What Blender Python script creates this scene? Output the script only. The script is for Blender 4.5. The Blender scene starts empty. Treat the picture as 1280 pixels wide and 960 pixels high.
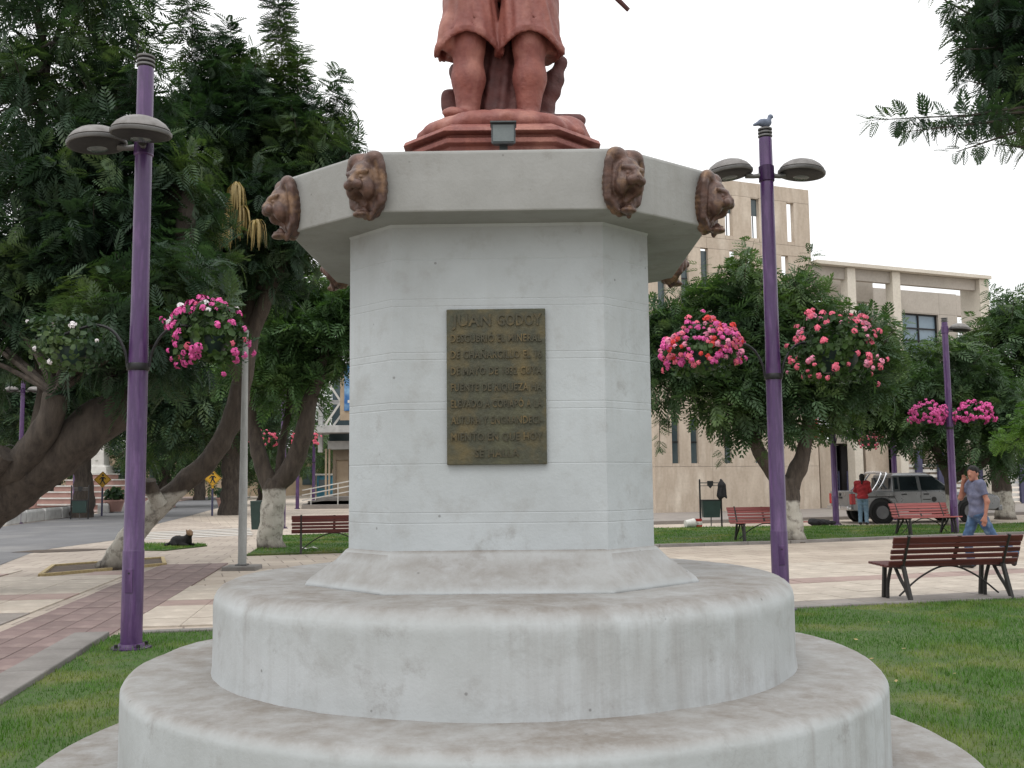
import bpy, math, random
import numpy as np
from mathutils import Vector, Matrix
random.seed(7); RNG = np.random.default_rng(7)
C = bpy.context.scene.collection
SC = bpy.context.scene
PI = math.pi

# ------------------------------------------------------------------ camera, sky, sun, exposure
F_PX, PITCH, ROLL, CAM_H = 1250.0, 0.094, -0.0099, 1.57
cam = bpy.data.cameras.new('camera'); cam_o = bpy.data.objects.new('camera', cam); C.objects.link(cam_o)
cam.sensor_width = 36.0; cam.lens = 36.0 * F_PX / 1280.0; cam.clip_start = 0.05; cam.clip_end = 2000
cam_o.matrix_world = (Matrix.Translation((0, 0, CAM_H)) @ Matrix.Rotation(PI / 2 + PITCH, 4, 'X') @ Matrix.Rotation(ROLL, 4, 'Z'))
SC.camera = cam_o
SC.view_settings.view_transform = 'Standard'; SC.view_settings.look = 'None'
SC.view_settings.exposure = 0.0; SC.view_settings.gamma = 1.0
SC.cycles.use_denoising = True; SC.cycles.max_bounces = 8; SC.cycles.diffuse_bounces = 4; SC.cycles.transparent_max_bounces = 8
SC.cycles.sample_clamp_indirect = 6.0

SUN_EL, SUN_AZ = math.radians(58), math.radians(205)      # behind the camera, a little to the left
world = bpy.data.worlds.new('World'); SC.world = world; world.use_nodes = True
wn, wl = world.node_tree.nodes, world.node_tree.links
bg = wn['Background']
sky = wn.new('ShaderNodeTexSky'); sky.sky_type = 'NISHITA'; sky.sun_disc = False
sky.sun_elevation = SUN_EL; sky.sun_rotation = SUN_AZ; sky.dust_density = 4.0; sky.air_density = 1.0
sc_ = wn.new('ShaderNodeVectorMath'); sc_.operation = 'SCALE'; sc_.inputs['Scale'].default_value = 0.10
wl.new(sky.outputs[0], sc_.inputs[0])
tcw = wn.new('ShaderNodeTexCoord'); nz = wn.new('ShaderNodeTexNoise'); nz.inputs['Scale'].default_value = 2.2; nz.inputs['Detail'].default_value = 5
wl.new(tcw.outputs['Generated'], nz.inputs['Vector'])
rp = wn.new('ShaderNodeValToRGB'); rp.color_ramp.elements[0].position = .3; rp.color_ramp.elements[1].position = .7
rp.color_ramp.elements[0].color = (.985, .99, 1.0, 1); rp.color_ramp.elements[1].color = (1.0, 1.0, .995, 1)
wl.new(nz.outputs['Fac'], rp.inputs[0])
sc2 = wn.new('ShaderNodeVectorMath'); sc2.operation = 'SCALE'; sc2.inputs['Scale'].default_value = 1.36   # the cloud deck
sepw = wn.new('ShaderNodeSeparateXYZ'); wl.new(tcw.outputs['Generated'], sepw.inputs[0])
mrw = wn.new('ShaderNodeMapRange'); mrw.inputs['From Min'].default_value = 0.0; mrw.inputs['From Max'].default_value = 1.0
mrw.inputs['To Min'].default_value = 1.14; mrw.inputs['To Max'].default_value = 2.15; wl.new(sepw.outputs['Z'], mrw.inputs['Value']); wl.new(mrw.outputs[0], sc2.inputs['Scale'])
wl.new(rp.outputs[0], sc2.inputs[0])
mixw = wn.new('ShaderNodeMix'); mixw.data_type = 'RGBA'; mixw.inputs['Factor'].default_value = 0.90
wl.new(sc_.outputs[0], mixw.inputs['A']); wl.new(sc2.outputs[0], mixw.inputs['B'])
wl.new(mixw.outputs['Result'], bg.inputs['Color']); bg.inputs['Strength'].default_value = 1.0
sun = bpy.data.lights.new('sun', 'SUN'); sun.energy = 0.8; sun.angle = math.radians(20); sun.color = (1, .97, .93)
so = bpy.data.objects.new('sun', sun); C.objects.link(so)
so.rotation_euler = (PI / 2 - SUN_EL, 0, -SUN_AZ + PI)      # light travels away from (sin az, cos az)
so.location = (0, 0, 60)

# ------------------------------------------------------------------ helpers
def at(px, py, depth):
    """a point of the place measured on the photograph, at a known distance in front of the camera"""
    u, v = px - 640.0, py - 480.0
    cr, sr = math.cos(ROLL), math.sin(ROLL)
    a, b = (cr * u + sr * v) / F_PX, -(-sr * u + cr * v) / F_PX
    c, s = math.cos(PITCH), math.sin(PITCH)
    rx, ry, rz = a, c - b * s, s + b * c
    t = depth / ry
    return Vector((rx * t, depth, CAM_H + rz * t))

def link(o, parent=None):
    C.objects.link(o)
    if parent is not None: o.parent = parent
    return o

def tag(o, label=None, cat=None, group=None, kind=None):
    if label: o['label'] = label
    if cat: o['category'] = cat
    if group: o['group'] = group
    if kind: o['kind'] = kind
    return o

def thing(name, label, cat, loc=(0, 0, 0), rz=0.0, group=None):
    o = bpy.data.objects.new(name, None); link(o); o.empty_display_size = .1
    o.location = loc; o.rotation_euler = (0, 0, rz)
    return tag(o, label, cat, group)

def dup(root, loc=None, rz=None, label=None, parent=None, scale=None):
    r = root.copy(); C.objects.link(r)
    if parent is not None: r.parent = parent
    if loc is not None: r.location = loc
    if rz is not None: r.rotation_euler = (0, 0, rz)
    if label: r['label'] = label
    if scale: r.scale = (scale,) * 3
    for ch in root.children: dup(ch, parent=r)
    return r

def np_mesh(name, V, F, smooth=False):
    """V (n,3), F (m,k) arrays with k = 3 or 4"""
    me = bpy.data.meshes.new(name); V = np.asarray(V, np.float32); F = np.asarray(F, np.int32)
    me.vertices.add(len(V)); me.vertices.foreach_set('co', V.ravel())
    k = F.shape[1]
    me.loops.add(F.size); me.loops.foreach_set('vertex_index', F.ravel())
    me.polygons.add(len(F)); me.polygons.foreach_set('loop_start', np.arange(0, F.size, k, dtype=np.int32))
    try: me.polygons.foreach_set('loop_total', np.full(len(F), k, np.int32))
    except Exception: pass
    me.update(calc_edges=True); me.validate()
    if smooth: me.polygons.foreach_set('use_smooth', np.ones(len(me.polygons), bool))
    return me

def mesh_obj(name, me, mat, parent=None):
    if mat is not None and not me.materials: me.materials.append(mat)
    return link(bpy.data.objects.new(name, me), parent)

class MB:
    def __init__(s): s.v = []; s.f = []
    def add(s, V, F):
        n = len(s.v); s.v += [tuple(p) for p in V]; s.f += [tuple(i + n for i in f) for f in F]; return s
    def box(s, c, d, rz=0.0, M=None):
        x, y, z = d[0] / 2, d[1] / 2, d[2] / 2
        V = [Vector((a * x, b * y, e * z)) for e in (-1, 1) for a, b in ((-1, -1), (1, -1), (1, 1), (-1, 1))]
        R = M if M is not None else Matrix.Rotation(rz, 3, 'Z')
        c = Vector(c)
        return s.add([c + R @ p for p in V], [(3, 2, 1, 0), (4, 5, 6, 7), (0, 1, 5, 4), (1, 2, 6, 5), (2, 3, 7, 6), (3, 0, 4, 7)])
    def b2(s, lo, hi):
        return s.box([(a + b) / 2 for a, b in zip(lo, hi)], [abs(b - a) for a, b in zip(lo, hi)])
    def bar(s, p, q, w, h, up=(0, 0, 1)):
        p, q = Vector(p), Vector(q); d = (q - p); L = d.length; d.normalize()
        u = Vector(up); side = d.cross(u)
        if side.length < 1e-4: side = d.cross(Vector((0, 1, 0)))
        side.normalize(); u = side.cross(d)
        M = Matrix((d, -side, u)).transposed()
        return s.box((p + q) / 2, (L, w, h), M=M)
    def tube(s, pts, rad, n=8, cap=True):
        pts = [Vector(p) for p in pts]
        if not hasattr(rad, '__len__'): rad = [rad] * len(pts)
        V = []; F = []; prev = None
        for i, p in enumerate(pts):
            t = (pts[min(i + 1, len(pts) - 1)] - pts[max(i - 1, 0)]).normalized()
            if prev is None:
                a = t.cross(Vector((0, 0, 1)))
                if a.length < .1: a = t.cross(Vector((0, 1, 0)))
            else: a = prev - t * prev.dot(t)
            a.normalize(); prev = a; b = t.cross(a)
            V += [p + (a * math.cos(2 * PI * k / n) + b * math.sin(2 * PI * k / n)) * rad[i] for k in range(n)]
        for i in range(len(pts) - 1):
            F += [(i * n + k, i * n + (k + 1) % n, (i + 1) * n + (k + 1) % n, (i + 1) * n + k) for k in range(n)]
        if cap: F += [tuple(range(n - 1, -1, -1)), tuple((len(pts) - 1) * n + k for k in range(n))]
        return s.add(V, F)
    def lathe(s, prof, n=32, c=(0, 0, 0), M=None):
        V = []; F = []; c = Vector(c)
        for r, z in prof:
            for k in range(n):
                p = Vector((r * math.cos(2 * PI * k / n), r * math.sin(2 * PI * k / n), z))
                V.append(c + (M @ p if M is not None else p))
        for i in range(len(prof) - 1):
            F += [(i * n + k, i * n + (k + 1) % n, (i + 1) * n + (k + 1) % n, (i + 1) * n + k) for k in range(n)]
        F += [tuple(range(n - 1, -1, -1)), tuple((len(prof) - 1) * n + k for k in range(n))]
        return s.add(V, F)
    def loft(s, rings):
        n = len(rings[0]); V = [p for r in rings for p in r]; F = []
        for i in range(len(rings) - 1):
            F += [(i * n + k, i * n + (k + 1) % n, (i + 1) * n + (k + 1) % n, (i + 1) * n + k) for k in range(n)]
        F += [tuple(range(n - 1, -1, -1)), tuple((len(rings) - 1) * n + k for k in range(n))]
        return s.add(V, F)
    def prism(s, poly, z0, z1):
        return s.loft([[(x, y, z0) for x, y in poly], [(x, y, z1) for x, y in poly]])
    def xz(s, poly, y0, y1):            # outline in x,z extruded along y
        return s.loft([[(x, y1, z) for x, z in poly], [(x, y0, z) for x, z in poly]])
    def mesh(s, name, smooth=False):
        me = bpy.data.meshes.new(name); me.from_pydata([tuple(p) for p in s.v], [], s.f); me.update()
        if smooth: me.polygons.foreach_set('use_smooth', [True] * len(me.polygons))
        return me
    def obj(s, name, mat, parent=None, smooth=False, bevel=0.0, seg=2, label=None):
        o = mesh_obj(name, s.mesh(name, smooth), mat, parent)
        if bevel:
            b = o.modifiers.new('bevel', 'BEVEL'); b.width = bevel; b.segments = seg; b.limit_method = 'ANGLE'; b.angle_limit = .6
        if smooth: auto_smooth(o)
        if label: o['label'] = label
        return o

def auto_smooth(o, ang=.7):
    try: o.data.set_sharp_from_angle(angle=ang)
    except Exception: pass

def spline(pts, n=6):
    pts = [Vector(p) for p in pts]; out = []
    for i in range(len(pts) - 1):
        p0, p1, p2, p3 = pts[max(i - 1, 0)], pts[i], pts[i + 1], pts[min(i + 2, len(pts) - 1)]
        for k in range(n):
            t = k / n
            out.append(.5 * (2 * p1 + (p2 - p0) * t + (2 * p0 - 5 * p1 + 4 * p2 - p3) * t * t + (3 * p1 - p0 - 3 * p2 + p3) * t ** 3))
    return out + [pts[-1]]

def lerp_list(a, n):
    return list(np.interp(np.linspace(0, len(a) - 1, n), range(len(a)), a))

# ---- implicit sculpting: distance fields meshed with surface nets (bodies, statue, lion masks, animals)
def d_caps(P, a, b, r0, r1=None):
    r1 = r0 if r1 is None else r1
    a, b = np.array(a, float), np.array(b, float); ba = b - a
    h = np.clip(((P - a) @ ba) / max(ba @ ba, 1e-9), 0, 1)
    return np.linalg.norm(P - a - h[..., None] * ba, axis=-1) - (r0 + (r1 - r0) * h)
def d_ell(P, c, r):
    q = (P - np.array(c, float)) / np.array(r, float); k = np.linalg.norm(q, axis=-1)
    return (k - 1) * min(r) if False else (k - 1) * np.linalg.norm(P - np.array(c, float), axis=-1) / np.maximum(k, 1e-6)
def d_box(P, c, h, r=.01):
    q = np.abs(P - np.array(c, float)) - np.array(h, float) + r
    return np.linalg.norm(np.maximum(q, 0), axis=-1) + np.minimum(q.max(-1), 0) - r
def smin(a, b, k):
    h = np.maximum(k - np.abs(a - b), 0) / k
    return np.minimum(a, b) - h * h * k * .25
def ssub(a, b, k): return -smin(-a, b, k)
def union(ds, k):
    d = ds[0]
    for e in ds[1:]: d = smin(d, e, k)
    return d
def sculpt(name, sdf, lo, hi, vox):
    lo, hi = np.array(lo, float), np.array(hi, float); n = np.ceil((hi - lo) / vox).astype(int) + 1
    ax = [lo[i] + vox * np.arange(n[i]) for i in range(3)]
    P = np.stack(np.meshgrid(*ax, indexing='ij'), -1)
    D = sdf(P); S = D < 0
    m = n - 1; acc = np.zeros((*m, 3)); cnt = np.zeros(m); quads = []
    for a in range(3):
        sl0 = [slice(None)] * 3; sl1 = [slice(None)] * 3; sl0[a] = slice(0, -1); sl1[a] = slice(1, None)
        d0, d1 = D[tuple(sl0)], D[tuple(sl1)]
        idx = np.argwhere((d0 < 0) != (d1 < 0))
        b, c = (a + 1) % 3, (a + 2) % 3
        ok = (idx[:, b] > 0) & (idx[:, b] < m[b]) & (idx[:, c] > 0) & (idx[:, c] < m[c]); idx = idx[ok]
        e0, e1 = d0[tuple(idx.T)], d1[tuple(idx.T)]; t = e0 / (e0 - e1)
        pos = lo + idx * vox; pos[:, a] += t * vox
        q = []
        for ob, oc in ((0, 0), (-1, 0), (-1, -1), (0, -1)):
            j = idx.copy(); j[:, b] += ob; j[:, c] += oc
            np.add.at(acc, tuple(j.T), pos); np.add.at(cnt, tuple(j.T), 1)
            q.append(np.ravel_multi_index(tuple(j.T), m))
        q = np.stack(q, 1); fl = e0 > 0; q[fl] = q[fl][:, ::-1]; quads.append(q)
    Q = np.concatenate(quads); used = np.unique(Q); remap = np.full(int(np.prod(m)), -1); remap[used] = np.arange(len(used))
    V = (acc.reshape(-1, 3) / np.maximum(cnt.reshape(-1, 1), 1))[used]
    return np_mesh(name, V, remap[Q], smooth=True)

# ------------------------------------------------------------------ materials
def lin(*c):
    return tuple(((x / 255) / 12.92 if x <= 10.3 else ((x / 255 + .055) / 1.055) ** 2.4) for x in c) + (1,)
def nodes(name):
    m = bpy.data.materials.new(name); m.use_nodes = True
    return m, m.node_tree.nodes, m.node_tree.links, m.node_tree.nodes['Principled BSDF']
def noise(n, l, vec, scale, detail=5, rough=.55, mapping=None):
    if mapping is not None:
        mp = n.new('ShaderNodeMapping'); mp.inputs['Scale'].default_value = mapping; l.new(vec, mp.inputs[0]); vec = mp.outputs[0]
    t = n.new('ShaderNodeTexNoise'); t.inputs['Scale'].default_value = scale; t.inputs['Detail'].default_value = detail
    t.inputs['Roughness'].default_value = rough; l.new(vec, t.inputs['Vector']); return t.outputs['Fac']
def ramp(n, l, fac, stops):
    r = n.new('ShaderNodeValToRGB'); e = r.color_ramp.elements
    while len(e) < len(stops): e.new(.5)
    for el, (p, c) in zip(e, stops): el.position = p; el.color = c if len(c) == 4 else (*c, 1)
    l.new(fac, r.inputs[0]); return r.outputs[0]
def mixc(n, l, fac, a, b, mode='MIX'):
    m = n.new('ShaderNodeMix'); m.data_type = 'RGBA'; m.blend_type = mode
    for sock, v in ((m.inputs['Factor'], fac), (m.inputs['A'], a), (m.inputs['B'], b)):
        if hasattr(v, 'is_output'): l.new(v, sock)
        elif isinstance(v, (int, float)): sock.default_value = v
        else: sock.default_value = v if len(v) == 4 else (*v, 1)
    return m.outputs['Result']
def math_(n, l, op, a, b=0.0):
    m = n.new('ShaderNodeMath'); m.operation = op; m.use_clamp = False
    for s, v in ((m.inputs[0], a), (m.inputs[1], b)):
        if hasattr(v, 'is_output'): l.new(v, s)
        else: s.default_value = v
    return m.outputs[0]
def bump(n, l, p, h, strength=.3, dist=.01):
    b = n.new('ShaderNodeBump'); b.inputs['Strength'].default_value = strength; b.inputs['Distance'].default_value = dist
    l.new(h, b.inputs['Height']); l.new(b.outputs[0], p.inputs['Normal'])
def obj_coord(n): return n.new('ShaderNodeTexCoord').outputs['Object']

def M(name, c1, c2=None, rough=.75, scale=4.0, detail=6, bmp=0.0, bscale=None, metal=0.0, c3=None, mapping=None, rnd=0.0, coat=0.0, fine=.12):
    """two or three colours blended by noise, fine grain, bump, optional variation from object to object"""
    m, n, l, p = nodes(name); v = obj_coord(n)
    c2 = c2 or tuple(x * .8 for x in c1[:3]) + (1,)
    st = [(.3, c1), (.7, c2)] if c3 is None else [(.28, c1), (.5, c2), (.72, c3)]
    col = ramp(n, l, noise(n, l, v, scale, detail, mapping=mapping), st)
    if fine:
        g = ramp(n, l, noise(n, l, v, scale * 14, 3), [(.3, (1 - fine,) * 3), (.7, (1 + fine * .0,) * 3)])
        col = mixc(n, l, 1.0, col, g, 'MULTIPLY')
    if rnd:
        oi = n.new('ShaderNodeObjectInfo'); k = ramp(n, l, oi.outputs['Random'], [(0, (1 - rnd,) * 3), (1, (1.0,) * 3)])
        col = mixc(n, l, 1.0, col, k, 'MULTIPLY')
    l.new(col, p.inputs['Base Color']); p.inputs['Metallic'].default_value = metal
    rr = n.new('ShaderNodeMapRange'); rr.inputs['To Min'].default_value = max(rough - .1, .02); rr.inputs['To Max'].default_value = min(rough + .1, 1)
    l.new(noise(n, l, v, scale * 3, 4), rr.inputs['Value']); l.new(rr.outputs[0], p.inputs['Roughness'])
    if coat: p.inputs['Coat Weight'].default_value = coat
    if bmp: bump(n, l, p, noise(n, l, v, bscale or scale * 5, 6), bmp, .02)
    return m

def concrete(name, base, dark, grime, streak=.35, top=.75):
    """weathered painted concrete: cloudy tone, rain streaks, brown dirt lying on the ledges"""
    m, n, l, p = nodes(name); v = obj_coord(n)
    col = ramp(n, l, noise(n, l, v, 1.7, 9, .62), [(.32, dark), (.62, base)])
    mott = noise(n, l, v, 6.5, 7, .7)
    col = mixc(n, l, math_(n, l, 'MULTIPLY', ramp(n, l, mott, [(.52, (0, 0, 0)), (.74, (1, 1, 1))]), .30), col, grime)
    st = noise(n, l, v, 1.0, 6, .6, mapping=(9, 9, .55))
    sf = ramp(n, l, st, [(.47, (0, 0, 0)), (.70, (1, 1, 1))])
    sf = mixc(n, l, 1.0, sf, ramp(n, l, noise(n, l, v, .9, 4), [(.46, (.1,) * 3), (.62, (1, 1, 1))]), 'MULTIPLY')
    col = mixc(n, l, math_(n, l, 'MULTIPLY', sf, streak), col, grime)
    ge = n.new('ShaderNodeNewGeometry'); sp = n.new('ShaderNodeSeparateXYZ'); l.new(ge.outputs['Normal'], sp.inputs[0])
    up = n.new('ShaderNodeMapRange'); up.inputs['From Min'].default_value = .35; up.inputs['From Max'].default_value = .95; l.new(sp.outputs['Z'], up.inputs['Value'])
    dn = mixc(n, l, 1.0, ramp(n, l, noise(n, l, v, 1.6, 10, .72), [(.34, (.45,) * 3), (.60, (1, 1, 1))]), ramp(n, l, noise(n, l, v, 9, 9, .78), [(.36, (.66,) * 3), (.58, (1, 1, 1))]), 'MULTIPLY')
    col = mixc(n, l, math_(n, l, 'MULTIPLY', math_(n, l, 'MULTIPLY', up.outputs[0], dn), top), col, grime)
    sp2 = ramp(n, l, noise(n, l, v, 3.3, 10, .8), [(.585, (0, 0, 0)), (.66, (1, 1, 1))])
    col = mixc(n, l, math_(n, l, 'MULTIPLY', sp2, .24), col, lin(92, 82, 72))
    ck = n.new('ShaderNodeTexVoronoi'); ck.feature = 'DISTANCE_TO_EDGE'; ck.inputs['Scale'].default_value = .9
    wv = n.new('ShaderNodeVectorMath'); wv.operation = 'ADD'; wt = n.new('ShaderNodeTexNoise'); wt.inputs['Scale'].default_value = 2.5; wt.inputs['Detail'].default_value = 6
    l.new(v, wt.inputs['Vector']); l.new(v, wv.inputs[0]); l.new(wt.outputs['Color'], wv.inputs[1]); l.new(wv.outputs[0], ck.inputs['Vector'])
    cf = ramp(n, l, ck.outputs['Distance'], [(.0015, (1, 1, 1)), (.005, (0, 0, 0))])
    cf = mixc(n, l, 1.0, cf, ramp(n, l, noise(n, l, v, 1.1, 3), [(.5, (0, 0, 0)), (.6, (1, 1, 1))]), 'MULTIPLY')
    col = mixc(n, l, math_(n, l, 'MULTIPLY', cf, .16), col, (.16, .155, .15, 1))
    vo = n.new('ShaderNodeTexVoronoi'); vo.inputs['Scale'].default_value = 7.0; l.new(v, vo.inputs['Vector'])
    chip = ramp(n, l, vo.outputs['Distance'], [(.035, (1, 1, 1)), (.055, (0, 0, 0))])
    col = mixc(n, l, math_(n, l, 'MULTIPLY', chip, .55), col, (.09, .085, .08, 1))
    l.new(col, p.inputs['Base Color']); p.inputs['Roughness'].default_value = .82
    h = math_(n, l, 'ADD', noise(n, l, v, 9, 8, .65), math_(n, l, 'MULTIPLY', noise(n, l, v, 70, 3), .25))
    bump(n, l, p, h, .35, .012)
    return m

def leaf(name, c1, c2, c3, trans=.35):
    m, n, l, p = nodes(name); v = obj_coord(n)
    col = ramp(n, l, noise(n, l, v, .9, 3), [(.3, c1), (.5, c2), (.72, c3)])
    g = ramp(n, l, noise(n, l, v, 11, 2), [(.3, (.62,) * 3), (.7, (1.15,) * 3)])
    col = mixc(n, l, 1.0, col, g, 'MULTIPLY')
    l.new(col, p.inputs['Base Color']); p.inputs['Roughness'].default_value = .55
    p.inputs['Specular IOR Level'].default_value = .3
    t = n.new('ShaderNodeBsdfTranslucent'); l.new(mixc(n, l, 1.0, col, (1.3, 1.5, .6, 1), 'MULTIPLY'), t.inputs['Color'])
    mx = n.new('ShaderNodeMixShader'); mx.inputs[0].default_value = trans
    l.new(p.outputs[0], mx.inputs[1]); l.new(t.outputs[0], mx.inputs[2]); l.new(mx.outputs[0], n['Material Output'].inputs['Surface'])
    return m

def bark(name, c1, c2, white_to=0.0):
    m, n, l, p = nodes(name); v = obj_coord(n)
    r = noise(n, l, v, 1.0, 8, .7, mapping=(9, 9, 2.2))
    col = ramp(n, l, r, [(.32, c1), (.66, c2)])
    if white_to:
        sp = n.new('ShaderNodeSeparateXYZ'); l.new(v, sp.inputs[0])
        edge = math_(n, l, 'ADD', sp.outputs['Z'], math_(n, l, 'MULTIPLY', noise(n, l, v, 3, 4), .25))
        wz = ramp(n, l, math_(n, l, 'SUBTRACT', edge, white_to), [(.10, (1, 1, 1)), (.16, (0, 0, 0))])
        wz = mixc(n, l, 1.0, wz, ramp(n, l, noise(n, l, v, 5, 6, .7), [(.36, (.3,) * 3), (.5, (1, 1, 1))]), 'MULTIPLY')
        low = ramp(n, l, math_(n, l, 'ADD', sp.outputs['Z'], math_(n, l, 'MULTIPLY', noise(n, l, v, 4, 4), .3)), [(.2, (0, 0, 0)), (.42, (1, 1, 1))])
        wz = mixc(n, l, 1.0, wz, low, 'MULTIPLY')
        col = mixc(n, l, wz, col, lin(172, 168, 158))
    l.new(col, p.inputs['Base Color']); p.inputs['Roughness'].default_value = .92
    bump(n, l, p, r, .8, .06)
    return m

def paving(name, angle, tile, c1, c2, joint, bands=()):
    """flat paving beyond the slabs that are built one by one"""
    m, n, l, p = nodes(name); v = obj_coord(n)
    mp = n.new('ShaderNodeMapping'); mp.inputs['Rotation'].default_value = (0, 0, -angle); l.new(v, mp.inputs[0])
    br = n.new('ShaderNodeTexBrick'); br.offset = .5; br.inputs['Scale'].default_value = 1.0
    br.inputs['Brick Width'].default_value = tile; br.inputs['Row Height'].default_value = tile
    br.inputs['Mortar Size'].default_value = .012; br.inputs['Bias'].default_value = 0
    br.inputs['Color1'].default_value = c1; br.inputs['Color2'].default_value = c2; br.inputs['Mortar'].default_value = joint
    l.new(mp.outputs[0], br.inputs['Vector'])
    dirt = ramp(n, l, noise(n, l, v, .45, 8, .65), [(.35, (.74, .72, .70)), (.62, (1.02, 1.01, 1.0))])
    col = mixc(n, l, 1.0, br.outputs['Color'], dirt, 'MULTIPLY')
    g = ramp(n, l, noise(n, l, v, 12, 5), [(.3, (.9,) * 3), (.7, (1.03,) * 3)])
    col = mixc(n, l, 1.0, col, g, 'MULTIPLY')
    l.new(col, p.inputs['Base Color']); p.inputs['Roughness'].default_value = .8
    bump(n, l, p, br.outputs['Fac'], .15, -.01)
    return m

MAT = {}
MAT['concrete'] = concrete('pedestal_concrete', lin(171, 177, 180), lin(158, 163, 165), lin(118, 111, 101), .26, .85)
MAT['drum'] = concrete('drum_concrete', lin(170, 174, 176), lin(155, 158, 158), lin(108, 100, 91), .40, .9)
MAT['cap'] = concrete('cap_concrete', lin(146, 147, 145), lin(130, 131, 128), lin(112, 108, 101), .5, .5)
MAT['bronze'] = M('aged_bronze', lin(104, 76, 64), lin(72, 52, 45), .42, 9, 6, .25, 40, .25, lin(134, 104, 76))
MAT['plaque'] = M('plaque_bronze', lin(84, 84, 64), lin(68, 69, 56), .5, 7, 6, .2, 60, .4, lin(96, 86, 58))
MAT['letters'] = M('raised_letters', lin(80, 77, 60), lin(66, 64, 51), .5, 12, 4, 0, None, .4, lin(108, 92, 58))
MAT['terracotta'] = M('terracotta_paint', lin(152, 92, 78), lin(122, 68, 61), .6, 3.2, 9, .35, 34, 0, lin(166, 114, 100), mapping=(1.6, 1.6, .8))
MAT['stump'] = M('dark_terracotta', lin(98, 54, 49), lin(66, 38, 38), .7, 7, 7, .6, 18)
MAT['purple'] = M('purple_paint', lin(78, 42, 98), lin(62, 32, 80), .45, 2.5, 8, .08, 20, 0, lin(98, 66, 114), mapping=(6, 6, .8), coat=.25)
MAT['greymetal'] = M('grey_cast_metal', lin(112, 111, 110), lin(86, 85, 84), .5, 6, 5, .1, 30, .3)
MAT['galv'] = M('galvanised_paint', lin(158, 160, 158), lin(134, 136, 134), .6, 3, 6, .1, 30, 0, mapping=(4, 4, .8))
MAT['darkmetal'] = M('dark_metal', lin(42, 42, 44), lin(30, 30, 32), .5, 8, 4, .1, 30, .3)
MAT['lampdark'] = M('lamp_underside', lin(34, 34, 36), lin(25, 25, 27), .6, 6, 4, 0, None, 0)
MAT['dustywhite'] = M('dusty_dome', lin(132, 129, 127), lin(96, 92, 89), .6, 9, 6, .05)
MAT['iron'] = M('painted_iron', lin(52, 50, 48), lin(38, 37, 36), .55, 9, 5, .2, 40, .2)
MAT['slat_dark'] = M('dark_red_wood', lin(104, 48, 44), lin(78, 36, 36), .5, 3, 6, .12, 20, 0, mapping=(1, 12, 12), rnd=.22)
MAT['slat_lit'] = M('skylit_red_wood', lin(168, 92, 88), lin(142, 74, 72), .55, 3, 6, .12, 20, 0, mapping=(1, 12, 12), rnd=.2)  # same red slats with the skylight on their front put into the colour
MAT['beige'] = M('beige_render', lin(208, 194, 177), lin(184, 169, 152), .85, .6, 7, .08, 12, 0, lin(214, 202, 186), rnd=.07, mapping=(2.5, 2.5, .7))
MAT['beige_grey'] = M('grey_render', lin(182, 174, 164), lin(166, 159, 149), .85, .7, 7, .08, 12, 0, rnd=.06)
MAT['beige_pale'] = M('pale_column_render', lin(216, 209, 196), lin(200, 192, 178), .85, .8, 6, .06, 12, 0, rnd=.05)
MAT['glass'] = M('window_glass', lin(84, 96, 100), lin(56, 68, 72), .08, .8, 3, 0, None, 0, fine=0)
MAT['glass_blue'] = M('blue_window_glass', lin(126, 144, 158), lin(100, 120, 136), .08, .5, 3, 0, None, 0, fine=0)
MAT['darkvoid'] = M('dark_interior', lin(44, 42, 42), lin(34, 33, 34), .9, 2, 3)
MAT['navy'] = M('navy_paint', lin(66, 66, 96), lin(52, 52, 80), .5, 3, 4)
MAT['white_paint'] = M('white_paint', lin(214, 212, 206), lin(190, 188, 182), .6, 3, 6, .05)
MAT['white_block'] = M('whitewashed_concrete', lin(190, 190, 188), lin(160, 160, 158), .8, 2.5, 7, .2, 20, rnd=.08)
MAT['kerb'] = M('kerb_concrete', lin(138, 134, 130), lin(114, 110, 106), .85, 2.2, 7, .3, 30, rnd=.1)
MAT['asphalt'] = M('asphalt', lin(112, 112, 113), lin(96, 96, 98), .85, .35, 8, .3, 60, 0, lin(120, 119, 118))
MAT['soil'] = M('dry_soil', lin(84, 70, 58), lin(60, 50, 42), .95, 4, 8, .8, 16)
MAT['grassbase'] = M('lawn_soil', lin(78, 100, 44), lin(62, 84, 38), .95, .9, 8, .8, 40, 0, lin(104, 106, 60))
MAT['slab_light'] = M('light_slab', lin(190, 180, 166), lin(172, 161, 148), .75, 2.0, 7, .15, 25, 0, lin(200, 190, 176), rnd=.10)
MAT['slab_pink'] = M('pink_slab', lin(164, 143, 134), lin(146, 125, 118), .75, 2.0, 7, .15, 25, 0, rnd=.12)
MAT['paver_red'] = M('red_paver', lin(138, 119, 114), lin(122, 103, 100), .8, 2.4, 7, .2, 30, 0, lin(146, 128, 122), rnd=.22)
MAT['slab_grey'] = M('grey_slab', lin(146, 139, 132), lin(128, 121, 116), .8, 2.0, 7, .15, 25, 0, rnd=.14)
MAT['paving'] = paving('plaza_tiles', math.radians(18), .6, lin(186, 175, 161), lin(173, 161, 148), lin(132, 121, 112))
MAT['paving_road'] = paving('avenue_tiles', math.radians(8.3), .6, lin(174, 163, 151), lin(160, 149, 138), lin(126, 116, 109))
MAT['leaf_dark'] = leaf('dark_leaves', lin(36, 56, 42), lin(56, 78, 58), lin(92, 110, 66), .3)
MAT['leaf_mid'] = leaf('mid_leaves', lin(52, 74, 52), lin(70, 94, 64), lin(98, 120, 72), .3)
MAT['leaf_fresh'] = leaf('fresh_leaves', lin(58, 84, 54), lin(78, 108, 68), lin(108, 134, 78), .32)
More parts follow.
